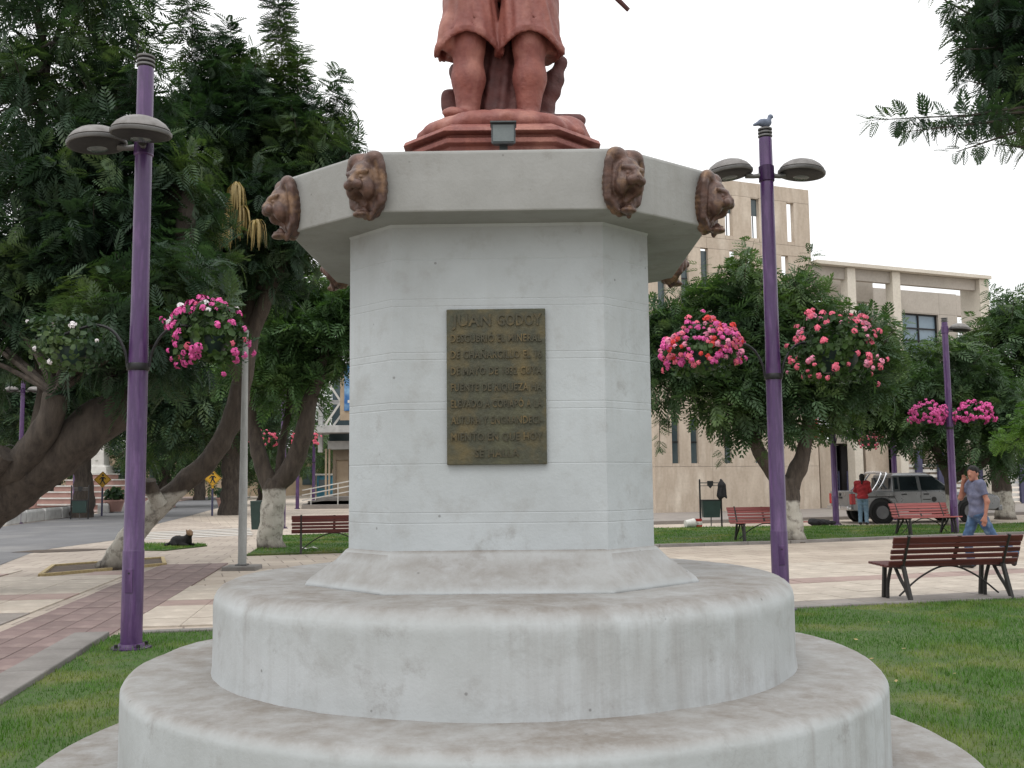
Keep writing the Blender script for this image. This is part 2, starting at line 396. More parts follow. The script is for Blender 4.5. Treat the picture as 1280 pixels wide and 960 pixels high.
MAT['leaf_bright'] = leaf('bright_leaves', lin(62, 94, 46), lin(84, 116, 52), lin(104, 134, 64), .35)
MAT['leaf_dry'] = leaf('dry_fronds', lin(150, 130, 82), lin(172, 152, 106), lin(116, 96, 60), .2)
MAT['basketleaf'] = leaf('basket_leaves', lin(30, 50, 30), lin(46, 70, 38), lin(72, 96, 46), .25)
MAT['grass'] = leaf('grass_blades', lin(54, 92, 34), lin(80, 118, 44), lin(134, 136, 76), .3)
MAT['bark'] = bark('grey_brown_bark', lin(44, 38, 34), lin(80, 72, 64))
MAT['bark_w'] = bark('whitewashed_bark', lin(48, 41, 36), lin(82, 73, 64), 1.35)
MAT['bark_w2'] = bark('whitewashed_bark_low', lin(50, 43, 38), lin(86, 77, 68), .95)
def petal(name, c1, c2):
    return M(name, c1, c2, .6, 30, 3, 0, None, 0, rnd=.25, fine=0)
MAT['pink'] = petal('hot_pink_petals', lin(226, 96, 168), lin(206, 64, 142))
MAT['rose'] = petal('rose_petals', lin(236, 118, 142), lin(218, 82, 112))
MAT['pale'] = petal('pale_pink_petals', lin(240, 160, 186), lin(226, 122, 160))
MAT['red'] = petal('red_petals', lin(220, 58, 52), lin(196, 36, 40))
MAT['white_petal'] = petal('white_petals', lin(230, 226, 226), lin(206, 200, 204))
MAT['violet'] = petal('violet_petals', lin(150, 110, 178), lin(120, 84, 150))
MAT['sign_yellow'] = M('sign_yellow', lin(226, 176, 40), lin(204, 156, 34), .45, 4, 4)
MAT['black'] = M('black_paint', lin(26, 26, 28), lin(18, 18, 20), .5, 6, 3)
MAT['binpaint'] = M('dark_green_bin', lin(38, 62, 56), lin(28, 48, 44), .5, 5, 5, .1, 30)
MAT['cloth_black'] = M('black_cloth', lin(34, 33, 36), lin(22, 22, 24), .9, 14, 5, .3, 40)
MAT['cloth_red'] = M('red_cloth', lin(164, 40, 46), lin(128, 28, 36), .85, 10, 5, .3, 30)
MAT['cloth_blue'] = M('blue_grey_shirt', lin(112, 114, 136), lin(82, 86, 110), .85, 10, 5, .3, 30)
MAT['denim'] = M('denim', lin(78, 104, 136), lin(56, 80, 112), .9, 7, 6, .3, 40, 0, lin(110, 132, 154))
MAT['denim_l'] = M('pale_denim', lin(116, 140, 156), lin(88, 112, 132), .9, 7, 6, .3, 40)
MAT['skin'] = M('skin', lin(166, 116, 96), lin(146, 96, 80), .55, 12, 4, .05, 60)
MAT['hair'] = M('black_hair', lin(20, 17, 16), lin(12, 10, 10), .85, 30, 5, .5, 60)
MAT['shoe'] = M('dark_shoe', lin(48, 44, 42), lin(34, 32, 32), .6, 10, 3)
MAT['fur'] = M('black_fur', lin(20, 18, 17), lin(11, 11, 11), .9, 18, 5, .7, 60)
MAT['fur_tan'] = M('tan_fur', lin(138, 112, 86), lin(104, 82, 62), .9, 18, 5, .7, 60)
MAT['silver'] = M('silver_car_paint', lin(128, 130, 132), lin(112, 114, 117), .3, 1.5, 3, 0, None, .55, coat=.6, fine=0)
MAT['chrome'] = M('chrome', lin(214, 214, 216), lin(196, 196, 198), .2, 3, 2, 0, None, .9, fine=0)
MAT['rimgrey'] = M('wheel_rim_metal', lin(112, 112, 114), lin(92, 92, 95), .35, 4, 3, 0, None, .6, fine=0)
MAT['tyre'] = M('tyre_rubber', lin(34, 34, 35), lin(24, 24, 25), .85, 9, 4, .2, 40)
MAT['carglass'] = M('car_window', lin(40, 48, 52), lin(26, 32, 36), .06, 1.5, 2, 0, None, 0, fine=0)
MAT['taillight'] = M('tail_light', lin(176, 30, 38), lin(146, 22, 30), .2, 3, 2, fine=0)
MAT['poster'] = M('blue_poster', lin(70, 136, 190), lin(38, 96, 156), .5, .9, 5, 0, None, 0, lin(150, 190, 216))
MAT['tan'] = M('tan_panel', lin(176, 158, 134), lin(158, 140, 118), .7, 2, 4)
MAT['doorbrown'] = M('brown_door', lin(140, 126, 108), lin(122, 110, 94), .6, 2, 4)
MAT['teal'] = M('teal_paint', lin(60, 128, 150), lin(44, 104, 128), .5, 3, 4)
MAT['stepred'] = M('red_step', lin(172, 136, 126), lin(152, 118, 110), .8, 2, 5)
MAT['floodgrey'] = M('floodlight_casting', lin(78, 82, 84), lin(60, 64, 66), .5, 8, 4, .1, 40, .2)
MAT['floodglass'] = M('floodlight_glass', lin(104, 112, 112), lin(80, 88, 90), .15, 6, 4, 0, None, 0)
MAT['pigeon'] = M('pigeon_feathers', lin(112, 122, 140), lin(84, 92, 110), .7, 20, 3, .1)
MAT['timber'] = M('pale_timber', lin(178, 160, 116), lin(142, 124, 88), .8, 3, 6, .2, 20, 0, mapping=(1, 10, 10))
MAT['plastic_red'] = M('red_plastic', lin(186, 60, 56), lin(160, 44, 44), .4, 4, 3)

# ------------------------------------------------------------------ the ground
def sheet(name, poly, z, mat, zb=None):
    mb = MB()
    if zb is None: mb.add([(x, y, z) for x, y in poly], [tuple(range(len(poly)))])
    else: mb.prism(poly, zb, z)
    o = mb.obj(name, MAT[mat]); o['kind'] = 'structure'; return o
sheet('ground', [(-600, -80), (600, -80), (600, 1200), (-600, 1200)], -.05, 'asphalt')
plaza = sheet('plaza_paving', [(-60, -20), (60, -20), (60, 120), (-60, 120)], 0.0, 'paving')
avenue_pave = sheet('footpath', [(-16, 3), (-3.1, 3), (-3.95, 7.7), (-4.1, 10.3), (-6.1, 22), (-7.9, 31), (-15.5, 46), (-11, 30), (-11, 22.6), (-9.8, 19.4), (-12, 12), (-16, 9)], .004, 'paving_road')
road = sheet('road', [(-9.86, 19.42), (-10.8, 22.6), (-11.05, 24.2), (-10.8, 27.2), (-13.0, 36), (-14.6, 45), (-17.5, 60), (-26, 100), (-38, 100), (-24, 60), (-21.3, 53.4), (-20.2, 46.5), (-18.5, 36), (-17.5, 24), (-17, 14), (-12.6, 14)], .008, 'asphalt')
for k in range(5):                                   # the raised crossing's white lines
    t0, t1 = k / 5, (k + .38) / 5
    a0, a1 = Vector((-10.6, 26.9)), Vector((-11.9, 31.5)); b0, b1 = Vector((-7.6, 29.4)), Vector((-8.9, 34.0))
    q = [a0.lerp(a1, t0), b0.lerp(b1, t0), b0.lerp(b1, t1), a0.lerp(a1, t1)]
    o = sheet('crossing_line', [(p.x, p.y) for p in q], .014, 'white_paint')
lawn_poly = [(-3.0, 2.0), (-3.1, 3.8), (-3.58, 7.13), (-4.05, 10.3), (3.24, 11.75), (6.34, 12.55), (12, 13.9), (12, 2.0)]
sheet('lawn', lawn_poly, .035, 'grassbase', -.02)
far_lawn_poly = [(2.2, 22.5), (6.4, 23.55), (9.1, 24.75), (12.6, 26.0), (16.5, 27.2), (20, 28.4), (20, 32.6), (14.5, 31.0), (4.4, 30.6), (2.2, 30)]
sheet('far_lawn', far_lawn_poly, .035, 'grassbase', -.02)
left_lawn_poly = [(-5.6, 21.2), (-3.4, 21.9), (-1.5, 22.4), (-1.5, 29.6), (-4.4, 29.2), (-6.6, 28.6), (-6.1, 25)]
sheet('tree_lawn', left_lawn_poly, .035, 'grassbase', -.02)
dog_lawn_poly = [(-8.87, 23.2), (-7.9, 22.9), (-7.4, 24.4), (-7.7, 25.0), (-9.3, 25.3)]
sheet('dog_lawn', dog_lawn_poly, .03, 'grassbase', -.02)

def kerb_run(pts, w, h, L=1.0, mat='kerb', name='kerb'):
    """a kerb of stones laid end to end; the stones are parts of the kerb"""
    root = thing(name, None, None); root['kind'] = 'structure'
    for i in range(len(pts) - 1):
        a, b = Vector((*pts[i], 0)), Vector((*pts[i + 1], 0)); d = b - a; n = max(1, round(d.length / L)); u = d.normalized()
        for k in range(n):
            p, q = a + d * (k / n) + u * .006, a + d * ((k + 1) / n) - u * .006
            MB().bar(p + Vector((0, 0, h / 2 - .02)), q + Vector((0, 0, h / 2 - .02)), w, h + .04).obj('kerb_stone', MAT[mat], root, bevel=.012)
    return root
kerb_run([(-3.22, 3.4), (-3.76, 7.15), (-4.25, 10.25)], .34, .075, .9)
kerb_run([(-4.0, 10.42), (-.4, 11.12), (3.2, 11.86)], .12, .05, .9)
kerb_run([(3.2, 11.86), (6.3, 12.68), (9.5, 13.45)], .12, .05, .9)
kerb_run([(2.2, 22.42), (6.4, 23.47), (9.1, 24.67), (12.6, 25.92), (16.5, 27.12)], .14, .07, 1.2)

# slabs that can be picked out one by one: right of the monument and along the avenue on the left
def slab_mesh(w, d, name):
    g = .0045
    return MB().b2((-w / 2 + g, -d / 2 + g, -.03), (w / 2 - g, d / 2 - g, .016)).mesh(name)
def inside(p, poly):
    x, y = p; r = False
    for i in range(len(poly)):
        (x1, y1), (x2, y2) = poly[i], poly[i - 1]
        if (y1 > y) != (y2 > y) and x < (x2 - x1) * (y - y1) / (y2 - y1) + x1: r = not r
    return r
def lay(parent, origin, ang, w, d, us, vs, region, pick, zoff=0.0, name='slab', stagger=False):
    ca, sa = math.cos(ang), math.sin(ang); cache = {}
    for j in range(*vs):
        for i in range(*us):
            uu = (i + .5 + (.5 if stagger and j % 2 else 0)) * w; vv = (j + .5) * d
            x, y = origin[0] + uu * ca - vv * sa, origin[1] + uu * sa + vv * ca
            if not region(x, y): continue
            mk = pick(uu, vv)
            if mk not in cache:
                cache[mk] = slab_mesh(w, d, name); cache[mk].materials.append(MAT[mk])
            o = link(bpy.data.objects.new(name, cache[mk]), parent)
            o.location = (x, y, zoff + random.uniform(-.002, .002)); o.rotation_euler = (random.uniform(-.002, .002), random.uniform(-.002, .002), ang)
reg_r = lambda x, y: 2.4 < x < 1.2 + .62 * y and not inside((x, y - .25), lawn_poly) and y < 18
lay(plaza, (3.24, 11.9), math.radians(17), .6, .6, (-3, 13), (0, 9), reg_r,
    lambda u, v: 'slab_grey' if v < .6 else ('slab_pink' if 2.4 < v < 3.0 else 'slab_light'))
ang = math.radians(8.3)
def reg_l(x, y):
    return -.62 * y - 1.2 < x and y > 5.5 and y < 19.5 and not inside((x + .30, y - .1), lawn_poly) and not inside((x, y), [(-8.3, 16.8), (-6.4, 17.9), (-6.7, 21), (-8.8, 20)]) and x < -3.0
lay(avenue_pave, (-4.13, 10.35), ang, .30, .6, (-4, 0), (-9, 15), lambda x, y: reg_l(x, y), lambda u, v: 'paver_red', .004, 'paver')
lay(avenue_pave, (-4.13, 10.35), ang, .7, .7, (-11, -1), (-7, 12), lambda x, y: reg_l(x, y) and (x + 4.13) * math.cos(ang) + (y - 10.35) * math.sin(ang) < -1.5,
    lambda u, v: 'slab_pink' if (int(v // .7) % 5 in (0,)) else ('slab_grey' if int(v // .7) % 5 in (1, 2) and v < 3 else 'slab_light'), .004, 'slab')
lay(avenue_pave, (-4.13, 10.35), ang, .6, .6, (0, 8), (0, 8), lambda x, y: y > 10.7 + .19 * (x + 4.1) and x < -1.8 and y < 15.4, lambda u, v: 'slab_pink' if int(v // .6) % 4 == 0 else 'slab_light', .004, 'slab')

# tree pits framed with timber
def tree_pit(pts, label):
    root = thing('tree_pit', label, 'tree pit', (*pts[0], 0))
    o = Vector(pts[0])
    q = [Vector(p) - o for p in pts]
    mb = MB(); mb.prism([(p.x, p.y) for p in q], -.02, .022); mb.obj('soil', MAT['soil'], root)
    for i in range(len(q)):
        a, b = q[i], q[(i + 1) % len(q)]
        MB().bar((a.x, a.y, .02), (b.x, b.y, .02), .07, .07).obj('edge_board', MAT['timber'], root, bevel=.008)
tree_pit([(-7.95, 17.0), (-6.55, 19.0), (-7.15, 20.6), (-8.6, 18.9)], 'timber edged earth pit round the foot of the leaning tree')
sheet('dirt_patch', [(-11.4, 22.9), (-10.6, 22.75), (-9.9, 23.1), (-9.3, 23.75), (-10.2, 23.95), (-11.2, 23.6)], .013, 'soil')

# ------------------------------------------------------------------ the monument
MX, MY, MYAW = -.054, 5.526, -.016
mon = thing('monument', 'pale grey concrete pedestal on round steps with lion masks and bronze plaque', 'monument', (MX, MY, 0), MYAW)
def rounded(R, z0, z1, b, n=5):
    return [(R + .004, z0), (R, z0 + .04)] + [(R - b + b * math.sin(a), z1 - b + b * math.cos(a)) for a in [PI / 2 * (1 - k / n) for k in range(n + 1)]] + [(R * .6, z1 + .004), (.02, z1 + .004)]
def wobble(o, amp, sc=2.2):
    from mathutils import noise as mn
    for v in o.data.vertices:
        p = v.co; r = math.hypot(p.x, p.y)
        if r > .1:
            k = 1 + amp * mn.noise(Vector((p.x * sc, p.y * sc, p.z * 3))) / r
            k += .0035 * mn.noise(Vector((p.x * 9, p.y * 9, p.z * 9))) / r + .0022 * mn.noise(Vector((p.x * 23, p.y * 23, p.z * 23))) / r
            v.co = (p.x * k, p.y * k, p.z + .003 * mn.noise(Vector((p.x * 11, p.y * 11, 3))) + amp * .6 * mn.noise(Vector((p.x * 3, p.y * 3, 7))))
o = MB().lathe(rounded(2.409, -.03, .14, .03), 192).obj('bottom_step', MAT['drum'], mon, True); wobble(o, .006)
o = MB().lathe(rounded(1.945, .135, .621, .06), 192).obj('lower_drum', MAT['drum'], mon, True); wobble(o, .010)
o = MB().lathe([(1.524, .615), (1.518, .66)] + rounded(1.518, .9, 1.05, .09)[1:], 192).obj('upper_drum', MAT['drum'], mon, True); wobble(o, .007)
def cap8(k, z): return [(-.59 * k, -.995 * k, z), (.59 * k, -.995 * k, z), (1.05 * k, -.62 * k, z), (1.05 * k, .70 * k, z), (.59 * k, 1.05 * k, z), (-.59 * k, 1.05 * k, z), (-1.05 * k, .70 * k, z), (-1.05 * k, -.62 * k, z)]
def octo(a, b, z):      # long half side a on the axis faces, half width b
    return [(-a, -b, z), (a, -b, z), (b, -a, z), (b, a, z), (a, b, z), (-a, b, z), (-b, a, z), (-b, -a, z)]
o = MB().loft([octo(.52, .985, 1.045), octo(.52, .965, 1.075), octo(.515, .945, 1.092), octo(.512, .83, 1.172), octo(.512, .785, 1.215), octo(.512, .77, 1.235)]).obj('skirt', MAT['drum'], mon, True, bevel=.045, seg=4)
rings = []
w, e = .758, .512
rings.append(octo(e, w, 1.20))
for zc in (1.36, 1.41, 1.64, 1.90, 1.935, 2.14, 2.175, 2.40, 2.435, 2.63):
    for dz, ins in ((-.004, 0), (-.001, .0012), (.001, .0012), (.004, 0)): rings.append(octo(e - ins * .4, w - ins, zc + dz))
rings += [octo(e, w, 2.79), octo(e + .004, w + .008, 2.806)]
MB().loft(rings).obj('shaft', MAT['concrete'], mon)
ca_, cb_ = .59, .995
MB().loft([cap8(1, 2.803), cap8(1.003, 2.95), cap8(1, 3.085), cap8(.985, 3.096), cap8(.5, 3.15)]).obj('capital', MAT['cap'], mon, bevel=.008)

def lion_sdf(P):
    x, y, z = P[..., 0], P[..., 1], P[..., 2]; Q = P.copy(); Q[..., 0] = np.abs(x)
    an = np.arctan2(x, z + .01)
    mane = d_ell(P, (0, .01, -.005), (.128, .072, .182)) - .0028 * np.sin(an * 22 + 8 * y + z * 25) * np.clip((np.hypot(x, z) - .05) / .07, 0, 1)
    tuft = d_ell(Q, (.058, -.018, .135), (.066, .052, .045))
    side = d_caps(Q, (.112, -.02, .09), (.105, -.02, -.10), .03, .024) - .0018 * np.sin(x * 160 + z * 18)
    face = d_ell(P, (0, -.06, .01), (.085, .085, .115))
    cheek = d_ell(Q, (.055, -.095, -.03), (.035, .045, .05))
    d = union([mane, tuft, side], .03); d = smin(d, face, .03); d = smin(d, cheek, .03)
    brow = d_caps(Q, (.016, -.142, .052), (.068, -.115, .058), .015, .013); d = smin(d, brow, .018)
    d = ssub(d, d_ell(Q, (.040, -.152, .028), (.022, .02, .014)), .012)
    d = smin(d, d_ell(Q, (.040, -.132, .028), (.014, .014, .010)), .006)
    nose = d_caps(P, (0, -.132, .05), (0, -.178, .0), .020, .027); d = smin(d, nose, .02)
    muz = d_ell(Q, (.030, -.160, -.012), (.034, .036, .028)); d = smin(d, muz, .015)
    d = ssub(d, d_ell(P, (0, -.175, -.095), (.046, .125, .056)), .012)
    d = ssub(d, d_ell(Q, (.012, -.206, -.002), (.006, .01, .005)), .004)
    jaw = d_ell(P, (0, -.095, -.163), (.046, .055, .020)); d = smin(d, jaw, .018)
    d = smin(d, d_ell(P, (0, -.095, -.143), (.022, .042, .009)), .006)      # tongue
    beard = d_caps(P, (.012, -.085, -.14), (.03, -.055, -.188), .022, .010); d = smin(d, beard, .02)
    lock = d_caps(P, (.085, -.02, -.10), (.035, -.045, -.178), .022, .014); d = smin(d, lock, .02)
    lock2 = d_caps(P, (-.085, -.02, -.10), (-.04, -.04, -.16), .022, .014); d = smin(d, lock2, .02)
    return np.maximum(d, y - .05)
lion_me = sculpt('lion_head', lion_sdf, (-.16, -.24, -.23), (.16, .06, .21), .0052); lion_me.materials.append(MAT['bronze'])
for (lx, ly) in ((-.59, -.995), (.59, -.995), (1.05, -.62), (1.05, .70), (-1.05, .70), (-1.05, -.62)):
    o = link(bpy.data.objects.new('lion_head', lion_me), mon)
    a = math.atan2(ly, lx); aa = round((a - PI / 8) / (PI / 4)) * (PI / 4) + PI / 8
    o.location = (lx * .998, ly * .998, 2.93); o.rotation_euler = (.10, random.uniform(-.03, .03), a + PI / 2); o.scale = (.80, .68, .86)

pl_w, pl_h, pl_x, pl_z = .474, .745, -.008, 2.008
plq = MB().b2((pl_x - pl_w / 2, -w - .022, pl_z - pl_h / 2), (pl_x + pl_w / 2, -w + .002, pl_z + pl_h / 2)).obj('plaque', MAT['plaque'], mon, bevel=.003)
LINES = [ ('DESCUBRI\u00d3 EL MINERAL', .435, .036), ('DE CHA\u00d1ARCILLO EL 16', .435, .036), ('DE MAYO DE 1832 CUYA', .435, .036),
         ('FUENTE DE RIQUEZA HA', .435, .036), ('ELEVADO A COPIAP\u00d3 A LA', .435, .036), ('ALTURA Y ENGRANDECI-', .435, .036), ('MIENTO EN QUE HOY', .435, .036), ('SE HALLA', .21, .036)]
def text_mesh(txt, width, height, depth):
    cu = bpy.data.curves.new('lettering', 'FONT'); cu.body = txt; cu.size = 1.0; cu.extrude = .5; cu.offset = .022; cu.resolution_u = 2; cu.space_character = 1.08
    ob = bpy.data.objects.new('lettering', cu); C.objects.link(ob); bpy.context.view_layer.update()
    me = bpy.data.meshes.new_from_object(ob.evaluated_get(bpy.context.evaluated_depsgraph_get())); bpy.data.objects.remove(ob); bpy.data.curves.remove(cu)
    V = np.empty(len(me.vertices) * 3, np.float32); me.vertices.foreach_get('co', V); V = V.reshape(-1, 3)
    lo, hi = V.min(0), V.max(0); capH = .70
    W = np.empty_like(V)
    W[:, 0] = (V[:, 0] - (lo[0] + hi[0]) / 2) / (hi[0] - lo[0]) * width
    W[:, 2] = (V[:, 1] - capH / 2) / capH * height; W[:, 1] = -(V[:, 2]) * depth
    me.vertices.foreach_set('co', W.ravel()); me.update(); me.name = 'lettering'; return me
for t, wd, cx in (('JUAN', .188, -.118), ('GODOY', .212, .112)):
    o = mesh_obj('lettering', text_mesh(t, wd, .056, .009), MAT['letters'], plq); o.location = (pl_x + cx, -w - .0255, pl_z + pl_h / 2 - .053)
zz = pl_z + pl_h / 2 - .053 - .088
for i, (t, wd, hh) in enumerate(LINES):
    o = mesh_obj('lettering', text_mesh(t, wd, hh, .009), MAT['letters'], plq)
    o.location = (pl_x, -w - .0255, zz); zz -= .0785

# floodlight on the rim of the capital
fl = thing('floodlight', 'small grey floodlight with glass front at the statue\'s feet', 'floodlight', (-.075, 4.80, 2.985), 0)
MB().b2((-.05, -.03, .125), (.05, .03, .145)).obj('base', MAT['floodgrey'], fl)
MB().bar((0, 0, .14), (0, .0, .2), .05, .03).obj('bracket', MAT['floodgrey'], fl)
MB().loft([[(-.075, -.075, .17), (.075, -.075, .17), (.075, -.075, .30), (-.075, -.075, .30)], [(-.055, .03, .19), (.055, .03, .19), (.055, .03, .295), (-.055, .03, .295)]]).obj('casing', MAT['floodgrey'], fl, bevel=.006)
MB().b2((-.064, -.082, .183), (.064, -.073, .287)).obj('glass', MAT['floodglass'], fl)
MB().loft([[(-.08, -.10, .297), (.08, -.10, .297), (.08, -.10, .306), (-.08, -.10, .306)], [(-.08, .02, .302), (.08, .02, .302), (.08, .02, .312), (-.08, .02, .312)]]).obj('hood', MAT['floodgrey'], fl)

fl.scale = (.8, .8, .8); fl.location.z += .072; fl.location.x += .045

# ------------------------------------------------------------------ the statue
st = thing('statue', 'terracotta painted statue of a man in knee breeches standing before a stump', 'statue', (-.04, 5.42, 3.10))
def octr(r, z, k=.56): return [(p[0] * .93, p[1] * .95, z) for p in octo(r * k, r, z)]
MB().loft([octr(.50, -.02), octr(.50, .15), octr(.535, .16), octr(.535, .185), octr(.50, .195), octr(.50, .21), octr(.56, .214), octr(.55, .235), octr(.49, .27)]).obj('plinth', MAT['terracotta'], st, bevel=.004)
def rock_sdf(P):
    x, y, z = P[..., 0], P[..., 1], P[..., 2]
    d = d_ell(P, (0, 0, .31), (.49, .46, .125)) + .010 * np.sin(x * 23 + y * 11) * np.sin(y * 19 - x * 7 + z * 20) + .006 * np.sin(x * 51) * np.sin(y * 47 + z * 40)
    return smin(d, d_ell(P, (.33, -.10, .36), (.13, .14, .07)), .04)
mesh_obj('rocky_ground', sculpt('rocky_ground', rock_sdf, (-.54, -.52, .2), (.54, .52, .54), .014), MAT['terracotta'], st)
def stump_sdf(P):
    x, y, z = P[..., 0], P[..., 1], P[..., 2]
    d = union([d_caps(P, (.0, .17, .40), (-.02, .16, .95), .22, .15), d_caps(P, (.17, .16, .40), (.28, .14, .72), .10, .048), d_caps(P, (.28, .14, .70), (.345, .13, .86), .042, .027),
               d_caps(P, (-.2, .12, .42), (-.30, .10, .62), .10, .05), d_caps(P, (.25, .05, .46), (.42, .0, .45), .07, .04), d_caps(P, (-.16, .14, .6), (-.27, .12, .80), .06, .045)], .06)
    return d + .010 * np.sin(np.arctan2(x, y - .16) * 14 + z * 9) + .004 * np.sin(z * 60 + x * 30)
mesh_obj('tree_stump', sculpt('tree_stump', stump_sdf, (-.42, -.12, .36), (.52, .45, 1.05), .013), MAT['stump'], st)
def man_sdf(P):
    x, y, z = P[..., 0], P[..., 1], P[..., 2]
    L, R = -.185, .155        # the viewer's left and right leg
    leg = []
    for hx, fx in ((L, L - .005), (R, R - .01)):
        leg += [d_caps(P, (fx, -.03, .44), (hx, -.045, .68), .056, .088), d_caps(P, (hx, -.045, .68), (hx, -.06, .86), .088, .080), d_caps(P, (hx, -.06, .86), (hx * .8, -.02, 1.25), .092, .13)]
    leg += [d_caps(P, (L - .01, -.06, .445), (L - .08, -.20, .425), .050, .034), d_caps(P, (R, -.05, .43), (R + .04, -.19, .40), .050, .034)]
    for k in range(5):
        leg.append(d_caps(P, (L - .10 + k * .022, -.20, .425), (L - .122 + k * .023, -.24, .418), .013, .011))
    d = union(leg, .04)
    # breeches: two wide tapering tubes, hollow at the hem
    br = []
    for hx in (L, R):
        hem = .845 + .045 * np.cos((x - hx) * 13)
        t = np.clip((z - .8) / .5, 0, 1)
        rr = .186 - .052 * np.clip(t * 1.5, 0, 1) + .007 * np.exp(-((z - hem - .035) / .011) ** 2); cx = hx * (1 - .15 * t)
        tube_ = np.hypot((x - cx) * .96, (y + .03) * 1.02) - rr + .006 * np.sin(np.arctan2(x - cx, y + .03) * 7 + z * 6) * (1.2 - t) + .004 * np.sin(np.arctan2(x - cx, y + .03) * 15 - z * 11)
        q = np.maximum(tube_, z - 1.32); q = np.maximum(q, hem - z)
        hollow = np.maximum(np.hypot(x - cx, y + .03) - rr + .022, z - (hem + .10)); br.append(np.maximum(q, -hollow))
    bre = np.minimum(br[0], br[1]); bre = np.maximum(bre, -np.maximum(np.abs(x + .015) - .006, np.maximum(y + .10, z - 1.20)))
    d = np.minimum(d, bre)
    torso = union([d_ell(P, (-.01, -.01, 1.36), (.225, .155, .20)), d_ell(P, (-.01, .0, 1.68), (.245, .16, .28)), d_caps(P, (-.17, .01, 1.83), (.15, .01, 1.83), .09)], .09)
    torso = torso + .006 * np.sin(z * 45 + x * 12) + .003 * np.sin(z * 80 - x * 40)
    d = smin(d, torso, .05)
    coat = np.maximum(union([d_ell(P, (-.265, .03, 1.06), (.07, .13, .30)), d_ell(P, (.255, .05, 1.06), (.075, .14, .33)), d_ell(P, (-.02, .14, 1.1), (.25, .06, .35))], .06), .835 - z) + .006 * np.sin(z * 30 + y * 25)
    d = smin(d, coat, .03)
    bag = d_ell(P, (-.295, -.08, .93), (.05, .07, .11)); d = smin(d, bag, .02)
    arms = [d_caps(P, (-.25, .0, 1.83), (-.34, -.02, 1.52), .075, .062), d_caps(P, (-.34, -.02, 1.52), (-.30, -.16, 1.27), .058, .042), d_caps(P, (-.30, -.16, 1.27), (-.28, -.22, 1.22), .045, .035),
            d_caps(P, (.23, .0, 1.83), (.37, -.02, 1.56), .075, .062), d_caps(P, (.37, -.02, 1.56), (.34, -.20, 1.36), .058, .042), d_caps(P, (.34, -.20, 1.36), (.32, -.26, 1.34), .045, .036)]
    for k in range(4):
        arms.append(d_caps(P, (.30 + k * .002, -.28, 1.31 + k * .022), (.345, -.30, 1.31 + k * .022), .013, .012))
        arms.append(d_caps(P, (-.295 + k * .018, -.235, 1.20), (-.29 + k * .016, -.255, 1.14 + k * .006), .013, .011))
    d = smin(d, union(arms, .03), .03)
    head = union([d_ell(P, (-.01, -.02, 2.10), (.082, .10, .125)), d_caps(P, (-.01, .01, 1.86), (-.01, .0, 2.03), .062), d_caps(P, (-.01, -.11, 2.115), (-.01, -.135, 2.075), .014, .019), d_ell(P, (-.01, -.07, 2.01), (.05, .055, .05)),
                  d_ell(P, (.075, .0, 2.09), (.014, .03, .035)), d_ell(P, (-.095, .0, 2.09), (.014, .03, .035))], .03)
    Qe = P.copy(); Qe[..., 0] = np.abs(x + .01)
    head = ssub(head, d_ell(Qe, (.035, -.115, 2.115), (.018, .02, .012)), .01)
    head = ssub(head, d_ell(P, (-.01, -.125, 2.035), (.025, .015, .005)), .006)
    hat = smin(np.maximum(d_ell(P, (-.01, .0, 2.18), (.20, .22, .02)), -1), d_ell(P, (-.01, .01, 2.21), (.095, .11, .10)), .03)
    return smin(smin(d, head, .03), hat, .015)
mesh_obj('body', sculpt('body', man_sdf, (-.48, -.38, .36), (.50, .34, 2.36), .0108), MAT['terracotta'], st)
MB().tube([(.33, -.29, 1.40), (.52, -.22, 1.17), (.70, -.15, 1.02)], [.018, .017, .012], 8).obj('staff', MAT['stump'], st, True)

# ------------------------------------------------------------------ lamp posts and flower baskets
def saucer(root, pos, heading, name='lamp_head', tilt=.10):
    """a round street lantern: dusty dome, rim, dark underside with its glass, all turned about the arm"""
    R = Matrix.Rotation(heading, 3, 'Z') @ Matrix.Rotation(tilt, 3, 'Y'); c = Vector(pos)
    S_ = Matrix.Scale(1.12, 3) @ R; R = S_
    h = MB().lathe([(.20, -.012), (.245, -.010), (.250, .0), (.250, .018), (.245, .022)], 36, c, R).obj(name, MAT['greymetal'], root, True)
    MB().lathe([(.232, .024), (.226, .032), (.236, .036), (.232, .048), (.20, .088), (.15, .122), (.09, .144), (.02, .152)], 36, c, R).obj('dome', MAT['dustywhite'], h, True)
    MB().lathe([(.02, -.045), (.09, -.044), (.15, -.038), (.20, -.026), (.228, -.013)], 36, c, R).obj('underside', MAT['lampdark'], h, True)
    MB().lathe([(.02, -.062), (.06, -.058), (.085, -.044)], 24, c, R).obj('lens', MAT['floodglass'], h, True)
    return h

